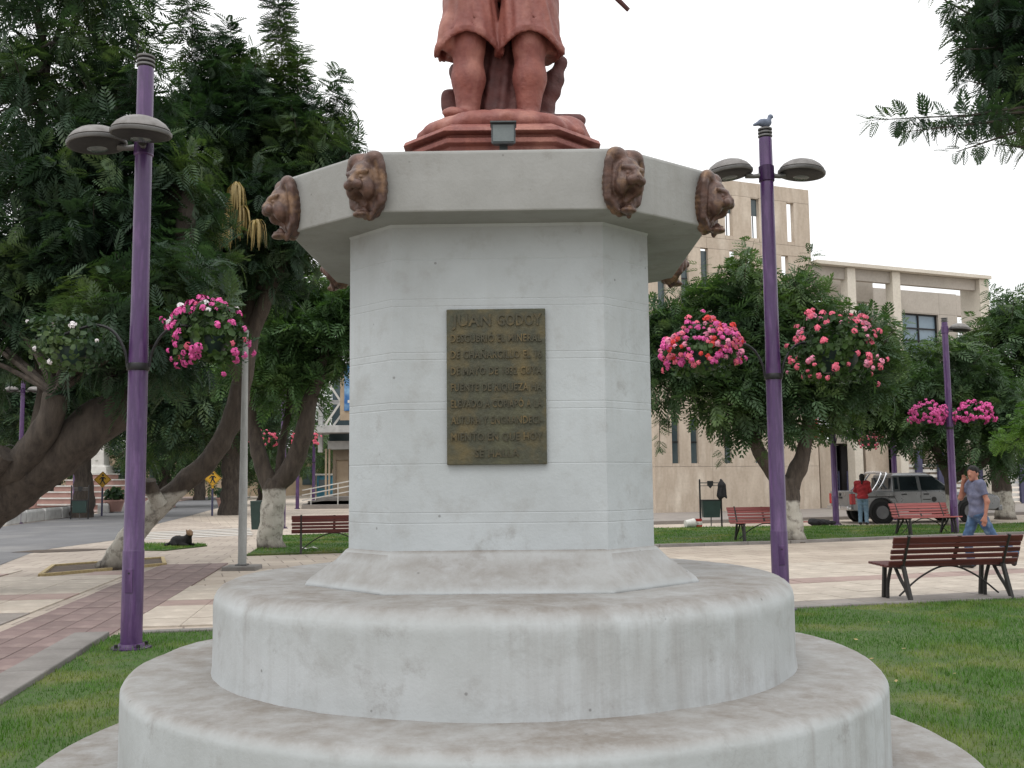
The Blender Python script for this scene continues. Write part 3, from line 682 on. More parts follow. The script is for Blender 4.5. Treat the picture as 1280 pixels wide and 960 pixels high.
def lamp_post(loc, label, heads, arms, rz=0.0, group='purple street lamps with flower baskets', H=5.58, clamp=2.66, arm_len=.72):
    t = thing('street_lamp', label, 'street lamp', loc, rz, group)
    MB().lathe([(.18, -.02), (.18, .018), (.125, .024), (.115, .05)], 20).obj('base_plate', MAT['purple'], t, True)
    for k in range(4):
        a = PI / 4 + k * PI / 2
        MB().lathe([(.018, .018), (.018, .05), (.008, .055)], 6, (.145 * math.cos(a), .145 * math.sin(a), 0)).obj('bolt', MAT['darkmetal'], t)
    MB().lathe([(.098, .0), (.098, .9), (.096, .905), (.093, .91), (.090, clamp), (.082, 3.2), (.078, H - .03), (.074, H)], 28).obj('pole', MAT['purple'], t, True)
    cap = MB().lathe([(.062, H - .002), (.062, H + .10), (.01, H + .105)], 20).obj('finial', MAT['darkmetal'], t, True)
    for k in range(3):
        z = H + .012 + k * .042
        MB().lathe([(.055, z), (.084, z + .004), (.086, z + .014), (.084, z + .022), (.055, z + .026)], 24).obj('ring', MAT['greymetal'], cap, True)
    MB().lathe([(.100, clamp - .035), (.104, clamp - .03), (.104, clamp + .03), (.100, clamp + .035)], 20).obj('clamp', MAT['darkmetal'], t, True)
    hc = MB().b2((-.035, -.104, .52), (.035, -.088, .74)).obj('access_hatch', MAT['purple'], t, bevel=.004)
    MB().lathe([(.008, 0), (.008, .006)], 8, (0, -.104, .70), Matrix.Rotation(PI / 2, 3, 'X')).obj('screw', MAT['darkmetal'], hc)
    for ang, hz, ln in heads:
        d = Vector((math.cos(ang), math.sin(ang), 0))
        MB().lathe([(.080, hz - .10), (.092, hz - .09), (.092, hz + .09), (.080, hz + .10)], 20).obj('collar', MAT['purple'], t, True)
        MB().tube([d * .08 + Vector((0, 0, hz - .02)), d * (ln * .35) + Vector((0, 0, hz - .03)), d * (ln - .2) + Vector((0, 0, hz - .015))], [.030, .026, .040], 10).obj('lamp_arm', MAT['greymetal'], t, True)
        saucer(t, d * ln + Vector((0, 0, hz)), ang)
    for ang in arms:
        d = Vector((math.cos(ang), math.sin(ang), 0)); z = Vector((0, 0, 1))
        p = [d * .10 + z * clamp, d * .13 + z * (clamp + .16), d * .24 + z * (clamp + .34), d * .42 + z * (clamp + .40), d * arm_len + z * (clamp + .30)]
        MB().tube(spline(p, 5), .014, 8).obj('basket_arm', MAT['darkmetal'], t, True)
    return t

def unit(v): return v / np.maximum(np.linalg.norm(v, axis=-1, keepdims=True), 1e-9)
def blossom_mesh(name, n=26, r=.036, s=.024, cone=1.25):
    V = []; F = []
    for k in range(n):
        th = random.uniform(0, 2 * PI); ph = random.uniform(0, cone)
        d = Vector((math.sin(ph) * math.cos(th), math.sin(ph) * math.sin(th), math.cos(ph)))
        a = d.orthogonal().normalized(); a.rotate(Matrix.Rotation(random.uniform(0, 6.3), 3, d)); b = d.cross(a)
        c = d * r * random.uniform(.85, 1.1); q = s * random.uniform(.8, 1.2); i = len(V)
        V += [c - a * q * .8, c - b * q * .55 + d * .004, c + a * q * .8 + d * .006, c + b * q * .55 + d * .004]; F.append((i, i + 1, i + 2, i + 3))
    me = bpy.data.meshes.new(name); me.from_pydata([tuple(v) for v in V], [], F); me.update(); return me
BL = {}
def blossom(kind, var):
    k = (kind, var)
    if k not in BL: BL[k] = blossom_mesh('blossom'); BL[k].materials.append(MAT[kind])
    return BL[k]
def leaf_cloud(centers, normals, size, per=1):
    """small rounded leaves facing roughly along their normals"""
    N = len(centers); nrm = unit(normals + RNG.normal(0, .55, (N, 3)))
    a = unit(np.cross(nrm, RNG.normal(0, 1, (N, 3)))); b = np.cross(nrm, a)
    s = (size * RNG.uniform(.6, 1.25, N))[:, None]
    V = np.stack([centers - a * s, centers - a * s * .3 + b * s * .8 + nrm * s * .25, centers + a * s * .75 + b * s * .45, centers + a * s * .75 - b * s * .45, centers - a * s * .3 - b * s * .8 + nrm * s * .25], 1).reshape(-1, 3)
    i = np.arange(N)[:, None] * 5
    F = np.concatenate([i + np.array([[0, 1, 2]]), i + np.array([[0, 2, 3]]), i + np.array([[0, 3, 4]])], 0)
    return V, F
def basket(loc, label, R, kinds, n_bl, leaves, squash=.8, big=1.0, stuff=False, bias=-.2, group='hanging flower baskets', lower=.55, leafmat='basketleaf'):
    t = thing('flower_basket', label, 'flower basket', loc, random.uniform(-.3, .3), group)
    MB().lathe([(.02, -R * .55), (R * .30, -R * .50), (R * .48, -R * .25), (R * .52, 0), (R * .5, .02), (.02, .0)], 18).obj('planter', MAT['binpaint'], t, True)
    d = unit(RNG.normal(0, 1, (leaves, 3))); rad = R * RNG.uniform(.55, 1.0, leaves)[:, None] * np.array([1, 1, squash])
    rad = rad * (1 + .22 * np.sin(d[:, 0] * 5 + loc[0]) * np.sin(d[:, 2] * 4 + d[:, 1] * 3 + loc[1]))[:, None]
    c = d * rad; low = c[:, 2] < -R * lower; c[low, 2] *= .6
    c += .12 * R * np.sin(c * 9 / R + 3)
    V, F = leaf_cloud(c, d, .040 * big)
    o = mesh_obj('foliage', np_mesh('foliage', V, F), MAT[leafmat], t); o['kind'] = 'stuff'
    pts = []
    tries = 0; seeds = [q for q in (Vector(RNG.normal(0, 1, 3)).normalized() for _ in range(40)) if q.z > bias - .3 and q.y < .45][:16]
    while len(pts) < n_bl and tries < 6000:
        tries += 1
        q = Vector(RNG.normal(0, 1, 3)).normalized()
        if q.z < bias - .35 or (q.y > .45): continue
        if seeds and random.random() < .75:
            sd = random.choice(seeds); q = (sd + Vector(RNG.normal(0, .22, 3))).normalized()
            if q.z < bias - .5 or q.y > .45: continue
        k = 1 + .22 * math.sin(q.x * 5 + loc[0]) * math.sin(q.z * 4 + q.y * 3 + loc[1])
        p = Vector((q.x * R, q.y * R, q.z * R * squash - (.12 * R * random.random() if q.z < 0 else 0))) * k * random.uniform(.9, 1.15)
        if all((p - r[0]).length > .040 * big for r in pts): pts.append((p, q))
    if stuff:
        VV = []; FF = []
        for p, q in pts:
            me = blossom('pink', random.randrange(3)); M_ = q.to_track_quat('Z', 'Y').to_matrix(); b0 = len(VV)
            VV += [tuple(p + M_ @ v.co * big) for v in me.vertices]; FF += [tuple(b0 + k for k in f.vertices) for f in me.polygons]
        me = bpy.data.meshes.new('blossom'); me.from_pydata(VV, [], FF); o = mesh_obj('blossom', me, MAT[kinds[0]], t); o['kind'] = 'stuff'
    else:
        for p, q in pts:
            o = link(bpy.data.objects.new('blossom', blossom(random.choice(kinds), random.randrange(4))), t)
            o.location = p; o.rotation_euler = (q + Vector((0, -.25, .25))).to_track_quat('Z', 'Y').to_euler(); o.scale = (big * random.uniform(.55, 1.2),) * 3
    return t
def on_arm(post, ang, dist=.72, dz=.26): return (post[0] + math.cos(ang) * dist, post[1] + math.sin(ang) * dist, 2.66 + dz)

P1 = (-3.56, 9.47, .03)
lamp_post(P1, 'purple lamp post on the small lawn with both lanterns on its left and front', [(math.radians(186), 4.80, .44), (math.radians(-74), 4.79, .36)], [.1, PI + .1], clamp=2.63)
basket((-2.90, 9.52, 2.96), 'basket of sparse hot pink and a few white blooms beside dark tree', .36, ['pink'] * 12 + ['rose', 'rose', 'white_petal'], 74, 800, .92, 1.02, bias=-.4)
basket((-4.18, 9.40, 2.86), 'leafy basket with few white blooms in front of the leaning trunk', .36, ['white_petal'], 6, 800, .85, .8, bias=-.6, leafmat='leaf_dark')
P2 = (3.075, 11.7, .03)
lamp_post(P2, 'purple lamp post with a pigeon on top, rising behind the pedestal steps', [(PI + .05, 5.14, .45), (.0, 5.14, .42)], [.05, PI - .05], clamp=2.70)
basket((2.28, 11.72, 3.04), 'full basket of pink and red blooms against green tree', .43, ['pink', 'rose', 'rose', 'pink', 'red', 'pale', 'pink'], 200, 900, .78, .92, bias=-.15)
basket((3.83, 11.72, 3.02), 'wide leafy basket ringed with scattered rose pink blooms', .50, ['rose', 'pale', 'rose', 'rose'], 95, 1500, .85, 1.0, bias=-.3, lower=.8)
P3 = (11.5, 26.3, 0)
lamp_post(P3, 'purple lamp post with single visible lantern beside the skylit red bench', [(.05, 5.38, .40)], [.0, PI], clamp=2.77)
basket((10.90, 26.25, 3.10), 'rounded magenta basket on the far lamp, pedestal side', .42, ['pink'], 120, 420, .72, 1.3, True, -.2)
basket((12.13, 26.25, 3.10), 'rounded magenta basket on the far lamp, street side', .42, ['pink'], 120, 420, .72, 1.3, True, -.2)
P4 = (10.24, 32.0, 0)
lamp_post(P4, 'purple lamp post standing close to the pickup tailgate', [(.1, 5.3, .42), (PI + .1, 5.3, .42)], [.0, PI], clamp=2.62)
basket((9.60, 31.95, 2.98), 'drooping basket with red trailing blooms near the pickup', .42, ['red'], 46, 420, .8, 1.1, True, -.5)
basket((10.95, 31.95, 2.92), 'dark basket with pale violet blooms above the pickup', .42, ['violet'], 40, 520, .8, 1.0, True, -.2)
P5 = (13.3, 35.0, 0)
lamp_post(P5, 'purple lamp post half hidden by the tree behind the pickup', [(.1, 5.3, .42)], [.0, PI], clamp=2.65)
basket((12.45, 34.9, 2.75), 'small rose red basket low behind the far lamp', .42, ['rose'], 70, 380, .7, 1.15, True, -.2)
# lamps along the avenue, far on the left
for x, y, lab in ((-19.3, 39.3, 'purple lamp post far left beyond the leaning trunk'), (-24.0, 55.0, 'purple lamp post in front of the white stepped monument'), (-7.6, 33.2, 'purple lamp post behind the forked whitewashed trunk'),
                  (-11.9, 55.5, 'purple lamp post before the ramp of the theatre, nearer one'), (-12.3, 62.0, 'purple lamp post before the ramp of the theatre, farther one')):
    lamp_post((x, y, 0), lab, [(.3, 5.2, .42), (PI + .3, 5.2, .42)], [.2, PI + .2])
basket((-8.25, 33.1, 2.92), 'distant pink basket half hidden by trunks', .4, ['rose'], 50, 300, .7, 1.1, True)
basket((-6.85, 33.3, 2.92), 'distant pink basket left of the forked limb', .4, ['rose'], 60, 300, .7, 1.1, True)

# pigeon on the post
pg = thing('pigeon', 'grey pigeon perched on top of the purple lamp post', 'pigeon', (P2[0], P2[1], 5.58 + .03 + .105), math.radians(20))
def pig_sdf(P):
    d = union([d_ell(P, (0, 0, .085), (.085, .05, .052)), d_caps(P, (.055, 0, .11), (.075, 0, .165), .032, .022), d_ell(P, (.085, 0, .178), (.026, .022, .024)), d_caps(P, (-.06, 0, .08), (-.15, 0, .045), .034, .016), d_caps(P, (.10, 0, .174), (.122, 0, .168), .007, .003)], .03)
    return d
mesh_obj('body', sculpt('body', pig_sdf, (-.18, -.07, .02), (.14, .07, .22), .007), MAT['pigeon'], pg)
for s in (-1, 1): MB().tube([(0, .018 * s, .0), (0, .018 * s, .05)], .005, 6).obj('leg', MAT['plastic_red'], pg)

# ------------------------------------------------------------------ trees
def frond_proto(pairs, droop=.25, wid=.055, L=.36):
    V = []; F = []
    def quad(a, b, c, d):
        i = len(V); V.extend([a, b, c, d]); F.append((i, i + 1, i + 2, i + 3))
    z = lambda t: -droop * t * t
    quad((0, -.006, 0), (1, -.003, z(1)), (1, .003, z(1)), (0, .006, 0))
    for k in range(pairs):
        t = .12 + .88 * (k + .5) / pairs
        ln = L * math.sin(PI * (.18 + .78 * t)) + .05
        for s in (-1, 1):
            a = math.radians(52 - 22 * t); dx, dy = math.cos(a) * ln, math.sin(a) * ln * s
            zz = z(t); dz = -.10 * ln
            quad((t, 0, zz), (t + dx * .5 - wid * .5 * s * s, dy * .5 + wid * .3 * s, zz + dz * .3), (t + dx, dy, zz + dz), (t + dx * .5 + wid * .5, dy * .5 - wid * .3 * s, zz + dz * .3))
    return np.array(V), np.array(F)
PROTO = {'fine': frond_proto(7, .28, .078, .34), 'mid': frond_proto(5, .30, .10, .36), 'coarse': frond_proto(4, .3, .13, .42)}
def fronds(pos, dirs, size, proto):
    V0, F0 = PROTO[proto]; N = len(pos)
    x = unit(dirs); up = np.array([0, 0, 1.0]) + RNG.normal(0, .35, (N, 3)); y = unit(np.cross(up, x)); z = np.cross(x, y)
    s = np.asarray(size)[:, None, None]
    W = (V0[None, :, 0:1] * x[:, None] + V0[None, :, 1:2] * y[:, None] + V0[None, :, 2:3] * z[:, None]) * s + pos[:, None]
    F = F0[None] + (np.arange(N) * len(V0))[:, None, None]
    return W.reshape(-1, 3), F.reshape(-1, 4)
def shoots_in(center, radii, n, inner=.25, upb=.45):
    d = unit(RNG.normal(0, 1, (n, 3))); r = (inner + (1 - inner) * RNG.random(n) ** .55)[:, None]
    p = np.array(center) + d * r * np.array(radii)
    sd = unit(d * .8 + np.array([0, 0, upb]) + RNG.normal(0, .35, (n, 3)))
    return p, sd
def crown_arrays(blobs, flen, per, slen, proto, spires=()):
    P, D, S = [], [], []
    for c, rad, n in blobs:
        p, sd = shoots_in(c, rad, n)
        for k in range(per):
            t = (k + RNG.random(n)) / per
            P.append(p + sd * (slen * t)[:, None])
            side = unit(np.cross(sd, RNG.normal(0, 1, (n, 3))))
            D.append(unit(side + sd * .45 + np.array([0, 0, -.18]))); S.append(flen * RNG.uniform(.65, 1.2, n))
    for base, top, dens, fl in spires:
        base, top = np.array(base), np.array(top); L = np.linalg.norm(top - base); n = int(dens * L)
        t = np.sort(RNG.random(n)); ax = (top - base) / L
        bend = np.sin(t * 2.2)[:, None] * np.array([.10, 0, 0]) * RNG.uniform(-1, 1)
        P.append(base + ax * (t * L)[:, None] + bend)
        side = unit(np.cross(ax, RNG.normal(0, 1, (n, 3)))); D.append(unit(side + ax * (.05 + .7 * t ** 3)[:, None] - np.array([0, 0, .25]))); S.append(fl * (1.15 - .45 * t) * RNG.uniform(.75, 1.15, n))
    return fronds(np.concatenate(P), np.concatenate(D), np.concatenate(S), proto)
def limb_mesh(pts, rad, n=14, knob=.10, sub=7):
    sp = spline(pts, sub); rr = lerp_list(rad, len(sp)); mb = MB(); mb.tube(sp, rr, n)
    from mathutils import noise as mn
    c = [sp[i // n] if i // n < len(sp) else sp[-1] for i in range(len(mb.v))]
    mb.v = [tuple(Vector(p) + (Vector(p) - q) * (knob * 2.2 * mn.noise(Vector(p) * 2.6) + knob * mn.noise(Vector(p) * 7))) for p, q in zip(mb.v, c)]
    return mb
def tree(label, base, limbs, blobs, mat, barkm, flen, per, slen, proto='fine', spires=(), group=None, cat='tree', name='tree', sprigs=3):
    """limbs: [(name, world points, radii)], blobs: [(world centre, radii, shoots)]"""
    t = thing(name, label, cat, base, 0, group); o = Vector(base); spires = list(spires)
    for c, r, n in blobs:                                    # shoots that break the outline
        for k in range(sprigs):
            d = Vector((random.gauss(0, 1), random.gauss(0, 1), abs(random.gauss(0, 1)) * .9 - .1)).normalized()
            a = Vector(c) + Vector((d.x * r[0], d.y * r[1], d.z * r[2])) * .75; q = (d + Vector((0, 0, .7))).normalized()
            spires.append((a, a + q * random.uniform(.9, 1.7) * flen * 1.5, 15 / flen, flen * random.uniform(.7, 1.0)))
    for nm, pts, rad in limbs: limb_mesh([Vector(p) - o for p in pts], rad).obj(nm, MAT[barkm], t, True)
    V, F = crown_arrays([(Vector(c) - o, r, n) for c, r, n in blobs], flen, per, slen, proto, [(Vector(a) - o, Vector(b) - o, dn, fl) for a, b, dn, fl in spires])
    c = mesh_obj('crown', np_mesh('crown', V, F), MAT[mat], t); c['kind'] = 'stuff'
    # twigs carrying the crown
    mb = MB(); tops = [Vector(l[1][-1]) - o for l in limbs]
    for cc, r, n in blobs:
        q = Vector(cc) - o; s = min(tops, key=lambda a: (a - q).length)
        for k in range(3):
            e = q + Vector([random.uniform(-.6, .6) * a for a in r]); m_ = s.lerp(e, .5) + Vector((random.uniform(-.2, .2), random.uniform(-.2, .2), .15))
            mb.tube(spline([s, m_, e], 4), lerp_list([.055, .03, .012], 9), 6)
    for a, b, dn, fl in spires: mb.tube([Vector(a) - o, Vector(b) - o], [.014, .004], 4)
    tw = mb.obj('branch', MAT[barkm], t, True); tw['kind'] = 'stuff'
    return t
def strand_proto():
    V = []; F = []; xs = [0, .18, .45, .75, 1.0]; zs = [0, .06, -.05, -.30, -.62]; w = [.012, .03, .034, .026, .004]; xx = [0, .14, .26, .32, .34]
    for a, z, b in zip(xx, zs, w): V += [(a, -b, z * 1.0), (a, b, z * 1.0)]
    for k in range(4): F.append((2 * k, 2 * k + 2, 2 * k + 3, 2 * k + 1))
    return np.array(V), np.array(F)
PROTO['strand'] = strand_proto()
def dry(parent, o, pos, n, ln):
    a = RNG.uniform(0, 2 * PI, n); d = np.stack([np.cos(a), np.sin(a), np.zeros(n)], 1)
    V0, F0 = PROTO['strand']; x = d; y = np.stack([-d[:, 1], d[:, 0], np.zeros(n)], 1); sc = ln * RNG.uniform(.7, 1.15, n)[:, None, None]; wd = RNG.uniform(.25, 1.0, n)[:, None, None]
    V = (V0[None, :, 0:1] * x[:, None] * wd + V0[None, :, 1:2] * y[:, None]) * sc + V0[None, :, 2:3] * np.array([0, 0, 1.0]) * sc * 1.2 + (np.array(pos) - np.array(o) + RNG.normal(0, .02, (n, 3)))[:, None]
    F = F0[None] + (np.arange(n) * len(V0))[:, None, None]
    mesh_obj('dry_frond_cluster', np_mesh('dry_frond_cluster', V.reshape(-1, 3), F.reshape(-1, 4)), MAT['leaf_dry'], parent)['kind'] = 'stuff'

A_ = at
# the big leaning tree at the left edge
T1 = [A_(-190, 735, 14.3), A_(-70, 660, 14.2), A_(10, 612, 14.1), A_(80, 560, 14.0), A_(150, 503, 14.0), A_(195, 440, 14.2), A_(225, 340, 14.4), A_(235, 240, 14.5)]
t1 = tree('huge leaning tree with cut stubs and dark feathery crown at the avenue', (T1[0].x, T1[0].y, 0),
     [('trunk', [(T1[0].x - .4, 14.3, -.1)] + T1, [.52, .46, .40, .36, .33, .30, .24, .17, .10]),
      ('limb', [A_(-20, 610, 14.0), A_(28, 575, 13.75), A_(60, 530, 13.6), A_(70, 492, 13.55)], [.26, .21, .18, .165]),
      ('limb', [A_(-60, 640, 14.0), A_(-20, 598, 13.7), A_(8, 566, 13.55)], [.24, .18, .15]),
      ('limb', [A_(40, 590, 14.1), A_(60, 500, 14.4), A_(50, 400, 14.8), A_(40, 250, 15.2), A_(60, 80, 15.4)], [.2, .16, .13, .10, .05]),
      ('limb', [A_(150, 500, 14), A_(120, 400, 14.3), A_(130, 280, 14.6), A_(150, 120, 15)], [.17, .14, .11, .05])],
     [(A_(40, 40, 14.6), (1.1, 1.1, .9), 66), (A_(120, 30, 14.8), (.75, 1.0, .8), 46), (A_(60, 160, 14.8), (1.2, 1.1, .9), 90), (A_(155, 160, 14.8), (.6, .9, .75), 60), (A_(150, 250, 14.7), (1.0, 1.0, .9), 160), (A_(40, 290, 14.8), (1.1, 1.0, .8), 170),
      (A_(120, 350, 14.9), (1.1, 1.0, .8), 160), (A_(10, 390, 14.9), (1.0, 1.0, .6), 140), (A_(200, 300, 15.0), (.7, .8, .9), 130), (A_(-60, 180, 15.0), (.8, 1.2, 1.4), 55), (A_(60, -90, 15.0), (1.5, 1.3, 1.0), 50), (A_(110, 420, 15.0), (.9, .8, .45), 110), (A_(205, 400, 13.6), (.5, .5, .7), 80), (A_(150, 420, 13.5), (.6, .4, .5), 70), (A_(-40, 420, 15), (.9, 1, .8), 70)],
     'leaf_dark', 'bark', .40, 10, .62, 'fine', group='feathery leaved trees along the avenue')
# the tree behind the lamp: whitewashed foot, bent trunk
T2 = [A_(140, 712, 18.3), A_(166, 668, 18.3), A_(192, 636, 18.4), A_(228, 607, 18.5), A_(263, 572, 18.6), A_(290, 525, 18.7), A_(307, 455, 18.8), A_(316, 380, 18.9), A_(318, 280, 19.0), A_(310, 180, 19)]
t2 = tree('crooked tree with whitewashed foot leaning right, dry fronds in its crown', (T2[0].x, T2[0].y, 0),
     [('trunk', [(T2[0].x - .08, 18.3, -.1)] + T2, [.32, .26, .22, .20, .19, .19, .19, .18, .16, .13, .08]),
      ('limb', [A_(200, 630, 18.3), A_(188, 608, 18.1), A_(187, 600, 18.05)], [.15, .12, .115]),
      ('limb', [A_(306, 480, 18.8), A_(270, 400, 18.5), A_(235, 300, 18.4), A_(225, 200, 18.6)], [.16, .13, .10, .05]),
      ('limb', [A_(314, 420, 18.8), A_(350, 330, 18.6), A_(385, 250, 18.6), A_(390, 170, 18.8)], [.16, .12, .08, .04])],
     [(A_(255, 185, 18.8), (.9, 1.0, .7), 105), (A_(330, 195, 18.8), (.9, 1.0, .7), 105), (A_(385, 215, 18.7), (.7, .8, .6), 100), (A_(260, 270, 18.6), (.9, .9, .7), 150), (A_(330, 270, 18.6), (.9, .9, .7), 150), (A_(380, 285, 19.0), (.6, .8, .6), 80), (A_(230, 340, 18.6), (.8, .8, .6), 110),
      (A_(310, 340, 18.9), (.7, .8, .4), 90), (A_(300, 140, 18.8), (.8, .8, .5), 90), (A_(400, 175, 18.8), (.35, .5, .5), 34), (A_(230, 400, 18.9), (.6, .7, .5), 60), (A_(285, 105, 18.9), (.4, .5, .5), 40)],
     'leaf_dark', 'bark_w', .40, 10, .6, 'fine',
     [(A_(238, 190, 18.6), A_(242, -60, 18.6), 80, .50), (A_(292, 190, 18.8), A_(288, 28, 18.8), 90, .46), (A_(360, 210, 18.7), A_(346, -40, 18.7), 120, .46), (A_(372, 210, 18.5), A_(372, 60, 18.5), 110, .42), (A_(385, 210, 18.6), A_(425, 90, 18.4), 60, .40), (A_(330, 200, 18.9), A_(318, 70, 18.9), 70, .4), (A_(265, 190, 18.9), A_(262, 50, 18.9), 60, .42), (A_(310, 200, 18.6), A_(300, 75, 18.6), 70, .4), (A_(400, 215, 18.4), A_(445, 185, 18.2), 40, .3)],
     'feathery leaved trees along the avenue')
for px, py, n, ln in ((295, 234, 80, .62), (277, 272, 70, .66), (302, 262, 36, .62), (322, 278, 16, .6)):
    dry(t2, (T2[0].x, T2[0].y, 0), A_(px, py, 16.9), n, ln)
# the forked whitewashed tree by the left bench
t3 = tree('forked tree with white painted trunk on the lawn behind left bench', (-5.55, 23.2, 0),
     [('trunk', [(-5.56, 23.2, -.1), A_(338, 670, 23.2), A_(341, 640, 23.2), A_(343, 612, 23.2), A_(346, 600, 23.2)], [.36, .29, .26, .27, .24]),
      ('limb', [A_(341, 612, 23.2), A_(362, 588, 23.2), A_(379, 545, 23.1), A_(386, 505, 23.1), A_(400, 465, 23.2), A_(412, 400, 23.3)], [.22, .22, .20, .18, .14, .07]),
      ('limb', [A_(343, 615, 23.2), A_(330, 590, 23.3), A_(321, 555, 23.3), A_(313, 510, 23.4), A_(318, 430, 23.5)], [.22, .20, .17, .14, .07]),
      ('limb', [A_(350, 602, 23.3), A_(352, 560, 23.5), A_(362, 500, 23.7), A_(366, 420, 23.8)], [.12, .10, .08, .05])],
     [(A_(375, 420, 23.6), (1.2, 1.1, .8), 160), (A_(340, 400, 23.8), (.9, 1.0, .7), 110), (A_(405, 425, 23.4), (.7, .9, .5), 80), (A_(415, 380, 23.8), (.8, .9, .5), 70), (A_(365, 480, 23.5), (.8, .8, .5), 60), (A_(320, 460, 24.2), (.7, .8, .6), 60), (A_(335, 350, 24), (.7, .8, .4), 36), (A_(450, 390, 23.8), (.9, .9, .6), 70)],
     'leaf_fresh', 'bark_w', .50, 8, .5, 'mid', group='feathery leaved trees along the avenue')
# right side: in front of the concrete building
BR = (6.56, 23.8, 0)
tree('wide tree with whitewashed foot in front of the concrete tower', BR,
     [('trunk', [(6.62, 23.8, -.1), A_(992, 665, 23.8), A_(988, 640, 23.8), A_(985, 610, 23.8), A_(984, 598, 23.8)], [.34, .26, .24, .25, .22]),
      ('limb', [A_(985, 615, 23.8), A_(962, 585, 23.7), A_(945, 555, 23.7), A_(930, 510, 23.8), A_(915, 440, 23.9)], [.22, .18, .16, .12, .06]),
      ('limb', [A_(986, 612, 23.8), A_(998, 585, 23.8), A_(1006, 558, 23.8), A_(1015, 500, 23.9), A_(1030, 430, 24)], [.22, .20, .17, .12, .06])],
     [(A_(865, 440, 23.8), (1.0, 1.0, .7), 115), (A_(935, 430, 23.9), (1.0, 1.0, .9), 140), (A_(1000, 430, 23.9), (1.0, 1.0, .8), 130), (A_(1060, 458, 23.8), (.9, 1.0, .65), 100), (A_(915, 500, 23.7), (.8, .9, .55), 90), (A_(1000, 510, 23.9), (.8, .9, .55), 80), (A_(832, 420, 23.9), (.5, .8, .6), 50), (A_(832, 470, 23.8), (.45, .8, .4), 40), (A_(925, 368, 23.9), (.45, .6, .5), 44), (A_(1002, 375, 23.9), (.35, .5, .4), 26), (A_(1075, 425, 24), (.4, .6, .35), 26), (A_(960, 480, 23.5), (1.3, .6, .6), 90), (A_(1062, 488, 23.9), (.6, .8, .3), 24), (A_(890, 395, 24), (.6, .7, .4), 40), (A_(965, 395, 24), (.5, .7, .4), 36)],
     'leaf_mid', 'bark_w2', .52, 8, .5, 'mid', [(A_(905, 545, 23.4), A_(908, 580, 23.4), 30, .3), (A_(825, 520, 23.6), A_(824, 562, 23.6), 36, .28), (A_(835, 520, 23.6), A_(836, 545, 23.6), 30, .26), (A_(925, 380, 23.9), A_(927, 338, 23.9), 30, .42), (A_(1003, 390, 23.9), A_(1003, 345, 23.9), 26, .42), (A_(1080, 430, 23.9), A_(1095, 400, 23.9), 20, .35), (A_(965, 545, 23.4), A_(955, 572, 23.4), 24, .3)], 'trees before the concrete building')
tree('tree with whitewashed trunk close behind the far lamp post and pickup', (at(1181, 650, 30.2).x, 30.2, 0),
     [('trunk', [(at(1191, 650, 30.2).x, 30.2, -.1), A_(1190, 640, 30.2), A_(1188, 610, 30.2), A_(1186, 592, 30.2)], [.22, .16, .15, .15]),
      ('limb', [A_(1187, 598, 30.2), A_(1172, 566, 30.2), A_(1158, 530, 30.3), A_(1145, 480, 30.4)], [.14, .12, .10, .05]),
      ('limb', [A_(1187, 602, 30.2), A_(1208, 588, 30.1), A_(1232, 574, 30.1), A_(1245, 520, 30.2)], [.15, .14, .12, .06])],
     [(A_(1125, 490, 30.4), (1.2, 1.2, .8), 125), (A_(1180, 470, 30.4), (1.2, 1.2, .8), 120), (A_(1230, 520, 30.2), (1.1, 1.1, .9), 110), (A_(1085, 505, 30.5), (.8, 1.0, .7), 70), (A_(1150, 525, 30.1), (1.2, 1.0, .5), 70), (A_(1215, 560, 30.2), (.9, .9, .4), 56), (A_(1115, 440, 30.6), (.6, .8, .3), 20)],
     'leaf_mid', 'bark_w2', .52, 9, .6, 'mid', group='trees before the concrete building')
tree('tree with white banded trunk at the right edge of the square', (at(1256,640,34.6).x, 34.6, 0),
     [('trunk', [(at(1257,650,34.6).x, 34.6, -.1), A_(1256, 635, 34.6), A_(1250, 600, 34.6), A_(1247, 575, 34.6)], [.38, .32, .3, .26]), ('limb', [A_(1247, 580, 34.6), A_(1262, 530, 34.6), A_(1280, 460, 34.6)], [.24, .16, .07]), ('limb', [A_(1248, 585, 34.6), A_(1230, 540, 34.6), A_(1222, 470, 34.8)], [.22, .16, .07])],
     [(A_(1255, 440, 34.8), (1.4, 1.3, 1.0), 130), (A_(1215, 490, 34.8), (1.2, 1.2, .9), 100), (A_(1290, 410, 35.0), (1.2, 1.3, 1.0), 110), (A_(1275, 510, 34.6), (1.3, 1.2, .8), 100), (A_(1340, 470, 34.8), (1.6, 1.5, 1.6), 80), (A_(1230, 545, 34.6), (.8, .9, .5), 40), (A_(1280, 560, 34.4), (.9, .9, .5), 50)],
     'leaf_mid', 'bark_w2', .62, 8, .6, 'mid', group='trees before the concrete building')
# bright low sprays of a young tree at the right border
tree('young tree with bright green sprays at the right picture border', (12.9, 24.6, 0),
     [('trunk', [(12.9, 24.6, -.1), (12.95, 24.6, 1.2), (12.85, 24.6, 2.2)], [.07, .055, .035])],
     [(A_(1270, 553, 24.6), (.26, .4, .2), 20), (A_(1298, 530, 24.6), (.5, .5, .5), 36)], 'leaf_bright', 'bark', .32, 7, .3, 'mid', sprigs=0)
